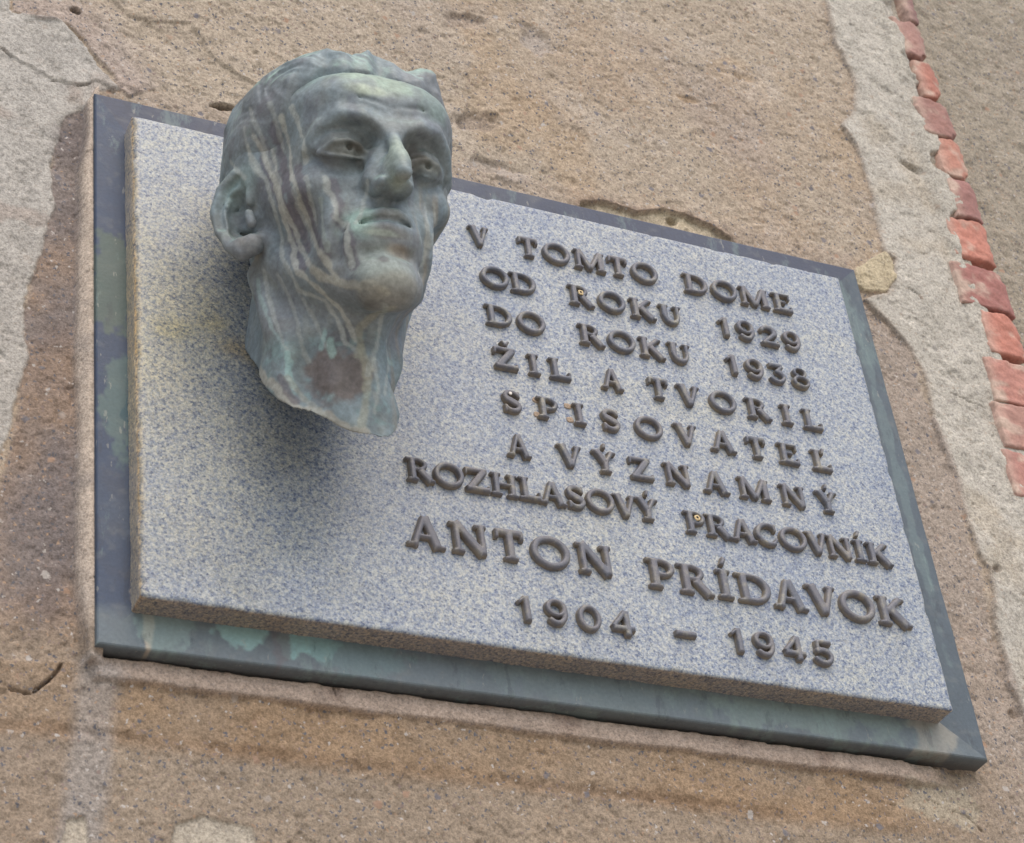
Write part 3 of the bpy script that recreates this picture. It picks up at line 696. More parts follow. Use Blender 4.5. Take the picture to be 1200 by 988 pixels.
    if ch == 'H': return 1.40, mn(B((.32, 0), (.32, 1)), B((1.06, 0), (1.06, 1)), B((.3, .5), (1.1, .5), .07), S(.32, 0, .25), S(1.06, 0, .25), S(.32, 1, .24), S(1.06, 1, .24))
    if ch == 'C':
        return 1.24, mn(np.maximum(ring(X, Y, .68, .5, .66, .53, .245, .18), np.minimum(X - .98, -(0 * X) + X - .98)), B((1.02, .66), (1.02, 1.0), .06), arc(X, Y, .66, .5, .42, .42, -62, -30, .07))
    if ch == '1': return .78, mn(B((.44, 0), (.44, 1)), B((.10, .72), (.44, .95), .07))
    if ch == '9': return 1.06, mn(ring(X, Y, .53, .66, .46, .36, .23, .16), arc(X, Y, .50, .50, .38, .42, 10, -130, .12, .10))
    if ch == '0': return 1.06, ring(X, Y, .53, .5, .50, .52, .23, .18)
    if ch == '2': return 1.04, mn(arc(X, Y, .50, .68, .34, .24, 165, -20, .10, .15), B((.82, .60), (.20, .12), .11), B((.10, .09), (.98, .09), .09), B((.96, .0), (.96, .26), .05))
    if ch == '3': return 1.0, mn(B((.14, .91), (.86, .91), .105), B((.84, .88), (.46, .58), .09), arc(X, Y, .46, .33, .36, .26, 80, -150, .12, .09))
    if ch == '8': return 1.04, mn(ring(X, Y, .52, .75, .37, .27, .17, .11), ring(X, Y, .52, .29, .46, .32, .19, .15))
    if ch == '4': return 1.14, mn(B((.74, 0), (.74, 1)), B((.10, .30), (1.06, .30), .105), B((.12, .32), (.72, .98), .10))
    if ch == '5': return 1.02, mn(B((.24, .91), (.92, .91), .09), B((.24, .5), (.26, .95), .09), arc(X, Y, .44, .32, .38, .26, 125, -150, .12, .10))
    return .86, box(X, Y, (.02, .44), (.86, .44), .105)
LT = 0.0049
_gl = {}
def glyph_mesh(ch, Hc):
    key = (ch, Hc)
    if key in _gl: return _gl[key]
    ax = np.arange(-0.16, 1.85, hG); ay = np.arange(-0.2, 1.62, hG); Tn = LT / Hc; at_ = np.arange(-0.1, Tn + 0.12, hG)
    XX, YY = np.meshgrid(ax, ay, indexing='ij'); wd, d2 = glyph(ch, XX, YY)
    # slight roughness of the sand casting
    d2 = d2 + 0.012 * fbm2(XX + ord(ch), YY, 5, 2, 5)
    T3 = at_[None, None, :]
    D = d2[..., None]
    F_ = np.maximum(D + np.maximum(0, T3 - (Tn - 0.05)) * 1.0 + 0.10 * T3 - 0.012, T3 - Tn)
    F_ = np.maximum(F_, -(T3 + 0.03))
    vv, ff = surface_nets(F_.astype(np.float64), (ax[0], ay[0], at_[0]), hG)
    V3 = np.stack([(vv[:, 0] - wd / 2) * Hc, -vv[:, 2] * Hc, vv[:, 1] * Hc], 1)
    # orientation: (x, y, t)->(x, -t, y) keeps handedness
    me = mesh_of('letter', V3, ff, True); me.set_sharp_from_angle(angle=math.radians(32)); me.materials.append(M_LET)
    _gl[key] = (me, wd); return _gl[key]

LINES = [(-.0978, [('V', .2971, .3150), ('TOMTO', .3408, .4690), ('DOME', .4933, .6007)]),
         (-.1388, [('OD', .3020, .3516), ('ROKU', .3800, .4865), ('1929', .5179, .6005)]),
         (-.1792, [('DO', .3016, .3543), ('ROKU', .3830, .4871), ('1938', .5177, .5998)]),
         (-.2218, [('ŽIL', .3023, .3703), ('A', .3967, .4160), ('TVORIL', .4388, .6018)]),
         (-.2632, [('SPISOVATEĽ', .3045, .6009)]),
         (-.3055, [('A', .3044, .3238), ('VÝZNAMNÝ', .3466, .5982)]),
         (-.3440, [('ROZHLASOVÝ', .2191, .4272)]), (-.3482, [('PRACOVNÍK', .4484, .6373)]),
         (-.4010, [('ANTON', .2141, .3802)]), (-.4048, [('PRÍDAVOK', .4065, .6407)]),
         (-.4510, [('1904', .2936, .3899), ('–', .4211, .4390), ('1945', .4672, .5593)])]
lrng = np.random.default_rng(11)
LPOS = {}
for li, (zb, words) in enumerate(LINES):
    Hc = 0.0203 if li < 8 else (0.0262 if li < 10 else 0.0212)
    for word, xa, xb in words:
        ws = [glyph_mesh(c_, Hc)[1] * Hc for c_ in word]
        sc_ = 1.0; nat = .90
        ws = [w_ * .90 for w_ in ws]; gap = (xb - xa - sum(ws)) / max(1, len(ws) - 1)
        if len(ws) == 1: sc_ = (xb - xa) / ws[0]
        if gap < -0.0012: sc_ = (xb - xa + 0.0012 * (len(ws) - 1)) / sum(ws); gap = -0.0012
        xa += .0022; xb += .0022; zb_ = zb + .0012; x = xa
        for k, (c_, wd) in enumerate(zip(word, ws)):
            me, _ = glyph_mesh(c_, Hc)
            o = add('letter', me, None, slab)
            o.location = (x + wd * sc_ / 2 + lrng.uniform(-.0003, .0003), SY + lrng.uniform(-.0003, .0003), zb_ + lrng.uniform(-.0004, .0004))
            o.rotation_euler = (0, lrng.uniform(-0.02, 0.02), 0); o.scale = (sc_ * nat, 1, 1)
            LPOS[(li, word, k)] = o
            x += wd * sc_ + gap
tag(LPOS[(1, 'ROKU', 0)], 'letter R with a drilled hole ringed in yellow')
tag(LPOS[(7, 'PRACOVNÍK', 0)], 'letter P with a drilled hole ringed in yellow')
tag(LPOS[(4, 'SPISOVATEĽ', 0)], 'letter S with a pale dot on its upper bowl')
# grime washed down below each letter
gk = np.zeros(len(v_slab))
for o_ in LPOS.values():
    lx, ly, lz = o_.location
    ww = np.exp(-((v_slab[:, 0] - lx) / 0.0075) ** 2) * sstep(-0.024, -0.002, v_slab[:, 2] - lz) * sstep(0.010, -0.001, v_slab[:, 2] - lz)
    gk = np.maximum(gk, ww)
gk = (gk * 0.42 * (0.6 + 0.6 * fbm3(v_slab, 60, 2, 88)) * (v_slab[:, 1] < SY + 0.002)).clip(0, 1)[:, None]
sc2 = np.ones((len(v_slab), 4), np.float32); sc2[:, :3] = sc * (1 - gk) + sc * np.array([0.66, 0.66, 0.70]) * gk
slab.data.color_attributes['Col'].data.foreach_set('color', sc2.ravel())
# drilled stud holes and stains
def disc(name, px_, py_, y, rad, mat, thick=0.0006, sx=1.0, seed=1, inner=0.0):
    p = at(px_, py_, y); n = 22; V = []; F = []
    r_ = [1 + 0.16 * math.sin(k * 1.9 + seed) * math.cos(k * 0.7 + seed * 2) for k in range(n)]
    rings = ([(inner, thick), (inner + 0.12, thick)] if inner else [(0.02, thick), (0.5, thick)]) + [(0.9, thick * 0.9), (1.0, 0.0)]
    if inner: rings = [(inner, 0)] + rings
    for rr, t in rings:
        for k in range(n):
            a = 2 * math.pi * k / n; V.append((rr * rad * r_[k] * sx * math.cos(a), -t, rr * rad * r_[k] * math.sin(a)))
    for j in range(len(rings) - 1):
        for k in range(n):
            k2 = (k + 1) % n; F.append((j * n + k, j * n + k2, (j + 1) * n + k2, (j + 1) * n + k))
    if not inner: F.append(tuple(range(n)))
    o = add(name, mesh_of(name, V, F, True), mat, slab); o.location = p; return o
M_GLUE = m_plain('old_glue', lin((160, 142, 124))); M_YEL = m_plain('yellow_filler', lin((206, 184, 140))); M_HOLE = m_plain('hole_dark', lin((54, 44, 38))); M_WHT = m_plain('white_spot', lin((224, 218, 210)))
for i_, (a_, b_) in enumerate([(628, 469), (629.5, 486), (665, 476), (668, 492)]): disc('glue_spot', a_, b_, SY - 0.0002, 0.0028, M_GLUE, 0.0005, 1.15, i_)
disc('hole_rim', 680.5, 343, SY - LT - 0.0001, 0.0025, M_YEL, 0.0007, 1, 2, 0.45); disc('stud_hole', 680.5, 343, SY - LT - 0.0002, 0.0016, M_HOLE, 0.0004)
disc('hole_rim', 817, 607, SY - LT - 0.0001, 0.0026, M_YEL, 0.0007, 1, 4, 0.45); disc('stud_hole', 817, 607, SY - LT - 0.0002, 0.0016, M_HOLE, 0.0004)
disc('white_spot', 598, 461, SY - LT - 0.0001, 0.0014, M_WHT, 0.0006)

# ------------------------------------------------------------------ bronze head (sculpted as one distance field)
HS = 0.96; HO = np.array([0.1516, -0.12, -0.1783])
ea, eb, ec = [math.radians(t) for t in (16.1, 0.34, -2.6)]
HR = np.array(Matrix.Rotation(ec, 3, 'Z') @ Matrix.Rotation(eb, 3, 'Y') @ Matrix.Rotation(ea, 3, 'X'))
hh = 0.00115
LO = np.array([-.118, -.140, -.222]); HI = np.array([.096, .118, .134])
nn_ = np.ceil((HI - LO) / hh).astype(int)
axs = [(LO[k] + np.arange(nn_[k]) * hh).astype(np.float32) for k in range(3)]
class Field:
    def __init__(s): s.D = np.full(tuple(nn_), 1.0, np.float32)
    def sl(s, lo, hi, m_):
        r = []
        for k in range(3):
            a = max(0, int((lo[k] - m_ - LO[k]) / hh)); b = min(nn_[k], int((hi[k] + m_ - LO[k]) / hh) + 2); r.append(slice(a, b))
        return tuple(r)
    def co(s, sl): return axs[0][sl[0]][:, None, None], axs[1][sl[1]][None, :, None], axs[2][sl[2]][None, None, :]
    def op(s, fn, lo, hi, k, mode):
        sl = s.sl(lo, hi, max(k, 0.0) + 0.004); x, y, z = s.co(sl); d = fn(x, y, z).astype(np.float32); D = s.D[sl]
        if mode == 'u': h_ = np.maximum(k - np.abs(D - d), 0) / k; s.D[sl] = np.minimum(D, d) - h_ * h_ * k * 0.25
        if mode == 's': d = -d; h_ = np.maximum(k - np.abs(D - d), 0) / k; s.D[sl] = np.maximum(D, d) + h_ * h_ * k * 0.25
    def ell(s, c, r, k=0.01, mode='u', rot=None):
        c = np.array(c, float); r = np.array(r, float); R_ = np.eye(3) if rot is None else np.array(rot)
        def fn(x, y, z):
            q = [x - c[0], y - c[1], z - c[2]]
            if rot is not None: q = [R_[0, j] * q[0] + R_[1, j] * q[1] + R_[2, j] * q[2] for j in range(3)]
            p = np.sqrt((q[0] / r[0]) ** 2 + (q[1] / r[1]) ** 2 + (q[2] / r[2]) ** 2); g_ = np.sqrt((q[0] / r[0] ** 2) ** 2 + (q[1] / r[1] ** 2) ** 2 + (q[2] / r[2] ** 2) ** 2)
            return np.where(p > 1e-3, p * (p - 1) / np.maximum(g_, 1e-3), -r.min())
        R2 = np.full(3, r.max()) if rot is not None else r
        s.op(fn, c - R2, c + R2, k, mode)
    def cap(s, pts, k=0.006, mode='u', flat=None):
        """polyline of (x,y,z,r): tapered capsules"""
        def fn(x, y, z):
            D = None
            for a, b in zip(pts[:-1], pts[1:]):
                e = [b[j] - a[j] for j in range(3)]; L = sum(t * t for t in e) + 1e-12
                t = np.clip(((x - a[0]) * e[0] + (y - a[1]) * e[1] + (z - a[2]) * e[2]) / L, 0, 1)
                d = np.sqrt((x - a[0] - t * e[0]) ** 2 + (y - a[1] - t * e[1]) ** 2 + (z - a[2] - t * e[2]) ** 2) - (a[3] + (b[3] - a[3]) * t)
                D = d if D is None else np.minimum(D, d)
            return D
        A = np.array(pts); rm = A[:, 3].max()
        s.op(fn, A[:, :3].min(0) - rm, A[:, :3].max(0) + rm, k, mode)
F = Field()
MIR = (-1, 1)
# skull and face masses
F.ell((-.003, .022, .025), (.084, .095, .076), .02)
F.ell((0, -.030, .032), (.064, .063, .048), .028)
F.ell((0, -.030, -.035), (.055, .054, .070), .025)
F.ell((0, -.028, -.074), (.042, .050, .032), .018)
F.ell((.004, -.072, -.098), (.022, .021, .018), .017)
for s in MIR:
    F.cap([(s * .055 - .003, .008, -.032, .011), (s * .050 - .003, .000, -.058, .011), (s * .033, -.042, -.083, .011), (s * .014 + .004, -.076, -.102, .011)], .013)
    F.ell((s * .039, -.053, -.025), (.018, .021, .016), .014)                 # cheekbone
    F.cap([(s * .042, -.053, -.024, .009), (s * .055, -.020, -.018, .008), (s * .060, .004, -.014, .006)], .014)
    F.ell((s * .062, -.020, -.045), (.012, .030, .022), .016, 's') if False else None
    F.ell((s * .029, -.060, -.060), (.017, .023, .024), .014)                # cheek pad
F.ell((0, -.066, -.066), (.032, .027, .028), .016)                           # muzzle
# frontal bosses, brow ridge
for s in MIR:
    F.ell((s * .026, -.066, .044), (.022, .022, .017), .020)
    F.cap([(s * .008, -.090, .014, .0060), (s * .022, -.092, .0215, .0062), (s * .036, -.086, .0235, .0056), (s * .047, -.075, .0165, .0052), (s * .054, -.062, .005, .005)], .008)
F.ell((0, -.088, .014), (.013, .009, .011), .010)                           # glabella
# sockets
for s in MIR:
    F.ell((s * .031, -.098, .003), (.0205, .0205, .0135), .007, 's')
    F.ell((s * .0185, -.096, .003), (.0095, .0165, .0105), .006, 's')
    F.ell((s * .031 - .001 * (s > 0), -.0736, -.001 - .003 * (s > 0)), (.0145, .0135, .0125), .003)           # eyeball
    # lids
    up = [(.0150, -.0815, -.0035), (.021, -.0860, .0018), (.030, -.0880, .0036), (.040, -.0848, .0016), (.0475, -.0755, -.0040)]
    dn = [(.0150, -.0825, -.0040), (.022, -.0850, -.0076), (.031, -.0866, -.0092), (.041, -.0825, -.0078), (.0475, -.0755, -.0040)]
    if s > 0: up = [(.002 + a * .90, b + .001, c - .003) for a, b, c in up]; dn = [(.002 + a * .90, b + .001, c - .003) for a, b, c in dn]
    F.cap([(s * a, b, c, .0021) for a, b, c in up], .0030); F.cap([(s * a, b + .0006, c, .0013) for a, b, c in dn], .0016)
    F.cap([(s * a, b + .005, c + .0065, .0036) for a, b, c in up], .005)       # fold over the upper lid
    F.ell((s * .0300 + .001, -.0880, -.0012 - .003 * (s > 0)), (.0030, .0045, .0032), .0012, 's')      # drilled pupil
    F.cap([(s * .017, -.0815, -.013, .0025), (s * .030, -.084, -.0175, .003), (s * .042, -.077, -.014, .0025)], .006, 's')   # under-eye furrow
# nose
F.cap([(0, -.091, .014, .0056), (0, -.1045, -.004, .0050), (0, -.1150, -.020, .0050), (.0005, -.1195, -.0315, .0062)], .006)
F.ell((0, -.098, -.024), (.0105, .0195, .016), .008)
for s in MIR:
    F.ell((s * .0108 - .0012 * (s > 0), -.0995, -.0345), (.0044, .0112, .0054), .004)
    F.cap([(s * .008, -.088, -.004, .005), (s * .013, -.089, -.026, .006)], .010)
    F.ell((s * .0068, -.1080, -.0425), (.0034, .0060, .0032), .002, 's')
    F.cap([(s * .0190, -.094, -.032, .0018), (s * .0215, -.091, -.040, .0018)], .004, 's')
# naso-labial folds
for s in MIR:
    F.cap([(s * .0225, -.0925, -.036, .003), (s * .030, -.0850, -.050, .0030), (s * .0335, -.0790, -.066, .0030), (s * .032, -.074, -.082, .002)], .010, 's')
# lips: the subject's left corner sits higher
F.cap([(-.0245, -.0790, -.0595, .0024), (-.015, -.0888, -.0545, .0038), (-.005, -.0935, -.0515, .0042), (.005, -.0932, -.0508, .0042), (.013, -.0893, -.0520, .0038), (.0205, -.0810, -.0550, .0024)], .0040)
F.cap([(-.0225, -.0790, -.0655, .0034), (-.012, -.0885, -.0640, .0052), (-.001, -.0915, -.0628, .0058), (.009, -.0885, -.0622, .0052), (.0185, -.0790, -.0620, .0034)], .005)
F.cap([(-.0300, -.0790, -.0660, .0010), (-.017, -.0900, -.0594, .0015), (-.008, -.0948, -.0570, .0016), (-.001, -.0958, -.0563, .0016), (.006, -.0950, -.0559, .0016), (.014, -.0903, -.0563, .0015), (.0245, -.0800, -.0595, .0010)], .0012, 's')
F.cap([(0, -.1010, -.0450, .0016), (0, -.0990, -.0515, .0018)], .004, 's')                       # philtrum
F.cap([(-.014, -.090, -.083, .0025), (.002, -.0970, -.0815, .0034), (.017, -.090, -.080, .0025)], .008, 's')     # sulcus over the chin
F.ell((.0045, -.0830, -.0985), (.0190, .0125, .0125), .012)
for s in MIR: F.ell((s * .053, -.052, -.056), (.013, .022, .020), .014, 's')
F.ell((0.005, -.104, -.1085), (.002, .004, .0012), .002, 's')
# wrinkles on the brow
for zz, aa in ((.034, .0003),):
    F.cap([(-.042, -.079, zz + .002, aa), (-.022, -.0925, zz + .004, aa), (0, -.0955, zz, aa), (.022, -.0925, zz + .004, aa), (.042, -.079, zz + .002, aa)], .004, 's')
# temples slightly hollow
for s in MIR: F.ell((s * .079, -.045, .022), (.016, .026, .024), .020, 's')
SK = F.D.copy()
# ears: the near one stands well off the skull, the far one lies close
def ear(s, E0, uv, big=1.0):
    u = np.array(uv, float); u /= np.linalg.norm(u); vv_ = np.array([0, .10, .995]); wv_ = np.cross(u, vv_) * (1 if np.cross(u, vv_)[1] < 0 else -1)
    def q(a, b, c, r): p = np.array(E0) + (u * a * .78 + vv_ * b + wv_ * c) * big; return (p[0], p[1], p[2], r * big)
    F.cap([q(.004, -.022, -.007, .006), q(.026, -.020, -.008, .006), q(.039, -.010, -.007, .006), q(.041, .006, -.007, .006), q(.034, .022, -.007, .006), q(.010, .022, -.007, .006), q(.010, 0, -.010, .008), q(.024, 0, -.012, .010), q(.034, 0, -.010, .008)], .006)
    F.cap([q(.006, -.031, .000, .0055), q(.018, -.0345, .001, .0062), q(.032, -.027, .001, .0050), q(.0425, -.013, .001, .0042), q(.0470, .005, .001, .0040), q(.0410, .024, .001, .0042), q(.027, .0345, .002, .0044), q(.012, .0300, .004, .0044), q(.007, .018, .005, .0040), q(.009, .006, .004, .0032)], .0035)
    F.cap([q(.010, -.026, .001, .0065), q(.020, -.026, .001, .0060)], .006)
    F.cap([q(.030, -.018, .000, .0030), q(.0355, .002, .000, .0032), q(.029, .018, .000, .0028), q(.020, .024, .000, .0020)], .004)
    p = q(.0215, -.001, .004, 0)[:3]; F.cap([q(.022, -.012, .000, .0072), q(.026, .004, .000, .0080), q(.026, .014, .001, .0055)], .003, 's')
    F.cap([q(.0400, -.010, .0045, .0020), q(.0415, .006, .0045, .0022), q(.035, .022, .0045, .0020), q(.022, .0285, .005, .0018)], .003, 's')
    F.cap([q(.007, -.012, .004, .0045), q(.009, -.004, .005, .0042)], .003)
ear(-1, (-.0690, -.006, -.0215), (-.70, .71, 0))
ear(1, (.0600, .022, -.018), (.05, .99, 0), .8)
# neck: tapering column with a pointed lower edge, open towards the slab
NK = Field()
NK.cap([(-.003, .012, -.060, .048), (-.009, .012, -.100, .046), (-.009, .014, -.150, .050), (-.006, .018, -.215, .054)], .01)
NK.cap([(-.004, .060, -.040, .046), (-.008, .070, -.12, .048), (-.006, .075, -.21, .050)], .02)
NK.cap([(0, -.030, -.100, .020), (.006, -.034, -.135, .013), (.012, -.034, -.200, .012)], .020)       # windpipe
for s in MIR: NK.cap([(s * .056 - .004, .022, -.060, .009), (s * .043 - .008, .000, -.110, .010), (s * .022 + .004, -.030, -.165, .009), (.012 + s * .009, -.036, -.200, .007)], .010)   # sternomastoid
NK.ell((-.0365, -.034, -.150), (.012, .016, .030), .012, 's'); NK.ell((.036, -.030, -.145), (.010, .014, .026), .012, 's')
x, y, z = NK.co((slice(None),) * 3)
tipx, tipz, tipy = .016, -.192, -.034
zc = tipz + np.where(x < tipx, .05 * (tipx - x), .55 * (x - tipx)) + .86 * (y - tipy) + .0015 * np.sin(x * 170) 
cutp = (zc - z) * 0.72
NK.D = np.maximum(NK.D, cutp.astype(np.float32))
hz = np.maximum(0.018 - np.abs(F.D - NK.D), 0) / 0.018
F.D = np.minimum(F.D, NK.D) - hz * hz * 0.018 * 0.25
del NK, hz, cutp, zc
# flatten against the slab
x, y, z = F.co((slice(None),) * 3)
wy = HO[1] + HS * (HR[1, 0] * x + HR[1, 1] * y + HR[1, 2] * z)
F.D = np.maximum(F.D, (wy - (SY - 0.0004)).astype(np.float32))
hv, hf = surface_nets(F.D, LO, hh)
del F.D
# hair: swept back locks over the crown, cast separately from the same skull
def hairfield():
    K = Field(); K.D = SK
    x, y, z = K.co((slice(None),) * 3)
    top = sstep(.035, .085, z + 0 * x + 0 * y).astype(np.float32)
    K.ell((-.028, -.022, .068), (.034, .040, .029), .016); K.ell((.006, -.026, .068), (.034, .038, .028), .014); K.ell((.036, -.020, .064), (.024, .034, .026), .012)
    K.ell((-.030, .028, .057), (.049, .064, .042), .020); K.ell((.022, .020, .055), (.046, .060, .041), .020)
    K.cap([(.030, -.050, .074, .005), (.041, -.040, .088, .0085), (.046, -.022, .091, .008)], .006)
    K.cap([(-.046, -.050, .066, .003), (-.038, -.044, .082, .005), (-.024, -.020, .096, .005)], .006)
    K.cap([(-.012, -.058, .075, .003), (-.002, -.048, .088, .005), (.004, -.028, .097, .005)], .006)
    ang = x / (.05 + .0 * z) * 1.0
    warp = .9 * np.sin(y * 55 + x * 18) + .6 * np.sin(x * 95 - y * 40 + z * 30) + .4 * np.sin(z * 120 + x * 60)
    g3 = np.stack(np.broadcast_arrays(x[::3], y[:, ::3], z[:, :, ::3]), -1)
    nse = fbm3(g3, 26, 2, 401).astype(np.float32)
    nse = np.repeat(np.repeat(np.repeat(nse, 3, 0), 3, 1), 3, 2)[:nn_[0], :nn_[1], :nn_[2]]
    for ax_ in range(3):
        nse = (nse + np.roll(nse, 1, ax_) + np.roll(nse, -1, ax_) + np.roll(nse, 2, ax_)) / 4
    ph = x * 88 + z * 42 + y * 34 + 3.2 * nse + .5 * warp
    wv = .0024 * (1 - np.abs(np.sin(ph))) + .0009 * (1 - np.abs(np.sin(2.3 * ph + 4 * nse))) + .0020 * nse
    hl = -.062 + .005 * np.sin(x * 120 + 1) + .003 * np.sin(x * 310 + 1) + .55 * np.maximum(0, .078 - z) + 0 * y
    edge = np.maximum(hl - y, .022 - .034 * sstep(.03, .06, y) - z)
    keep = sstep(.003, -.010, edge).astype(np.float32)
    K.D = K.D - ((.0016 + .0030 * top) + wv * (.35 + .9 * top)).astype(np.float32) * keep + (1 - sstep(.0035, .0, edge)).astype(np.float32) * 0.006 + (0.0012 * (1 - keep)).astype(np.float32)
    wy = HO[1] + HS * (HR[1, 0] * x + HR[1, 1] * y + HR[1, 2] * z)
    K.D = np.maximum(K.D, (wy - (SY - 0.0008)).astype(np.float32))
    K.D = np.maximum(K.D, np.broadcast_to(-.014 - z, K.D.shape).astype(np.float32))
    K.D = np.maximum(K.D, (hl - .006 - y).astype(np.float32))
    return surface_nets(K.D, LO, hh)
kv, kf = hairfield()

def vnormals(v, f):
    n = np.cross(v[f[:, 2]] - v[f[:, 0]], v[f[:, 3]] - v[f[:, 1]]); N_ = np.zeros_like(v)
    for k in range(4): np.add.at(N_, f[:, k], n)
    return N_ / np.maximum(np.linalg.norm(N_, axis=1, keepdims=True), 1e-12)
def to_world(v): return HO + HS * (v @ HR.T)
hn = vnormals(hv, hf); kn = vnormals(kv, kf)
hv = hv + hn * (0.0016 * fbm3(hv, 24, 2, 9) * sstep(-.085, -.06, hv[:, 1]) + 0.0011 * fbm3(hv, 38, 3, 5) + 0.00045 * fbm3(hv, 120, 3, 6))[:, None]
kv = kv + kn * (0.0010 * fbm3(kv, 60, 3, 7))[:, None]

def ray_to_mesh_points(v, pxs):
    """3D polyline on the front surface for a list of photo pixels"""
    W_ = to_world(v); cvv = (W_ - CAM) @ RW.T; sxx = 600 + FPX * cvv[:, 0] / -cvv[:, 2]; syy = 494 - FPX * cvv[:, 1] / -cvv[:, 2]; dep = -cvv[:, 2]
    out = []
    if v is hv: v = ALLV; W_ = to_world(v); cvv = (W_ - CAM) @ RW.T; sxx = 600 + FPX * cvv[:, 0] / -cvv[:, 2]; syy = 494 - FPX * cvv[:, 1] / -cvv[:, 2]; dep = -cvv[:, 2]
    for a, b in pxs:
        d2 = (sxx - a) ** 2 + (syy - b) ** 2; near = np.where(d2 < 12)[0]
        if len(near) == 0: near = np.argsort(d2)[:6]
        out.append(v[near[np.argmin(dep[near])]])
    return np.array(out)

ALLV = np.vstack([hv, kv])
T1 = (150, 152, 144); T2 = (144, 149, 144)
def side_streaks(pline):
    # dark runs between the pale ones
    for pl in ([(318, 150), (328, 180), (333, 215), (345, 255), (358, 292)], [(302, 165), (318, 205), (335, 262), (352, 312)], [(345, 195), (352, 225), (362, 262), (376, 300)], [(392, 215), (398, 245), (404, 280), (412, 310)]):
        pline(pl, .0042, (84, 78, 86), 0.7)
    for pl in ([(283, 150), (288, 176), (300, 205)], [(290, 128), (300, 152), (310, 182), (326, 214)], [(268, 190), (276, 200), (284, 208)], [(356, 205), (362, 235), (368, 262)], [(314, 118), (322, 150), (330, 176)], [(340, 220), (350, 250), (366, 285), (384, 312)]):
        pline(pl, .0018, T2, .6)
    pline([(338, 125), (347, 144), (353, 165), (355, 189)], .0020, T2, .85)
    pline([(327, 139), (337, 173), (339, 205), (350, 237), (363, 272), (371, 296), (385, 318), (395, 330)], .0019, T1, .85)
    pline([(294, 157), (310, 189), (322, 216), (330, 245), (345, 275), (355, 299), (365, 316), (380, 326)], .0019, T1, .8)
    pline([(320, 216), (330, 260), (342, 290), (345, 317), (374, 344), (395, 363), (406, 381), (414, 397)], .0020, T1, .85)
    pline([(287, 173), (301, 197), (310, 216), (318, 245), (327, 275), (329, 300), (347, 341), (379, 355), (392, 374), (403, 400), (418, 410)], .0017, T2, .75)

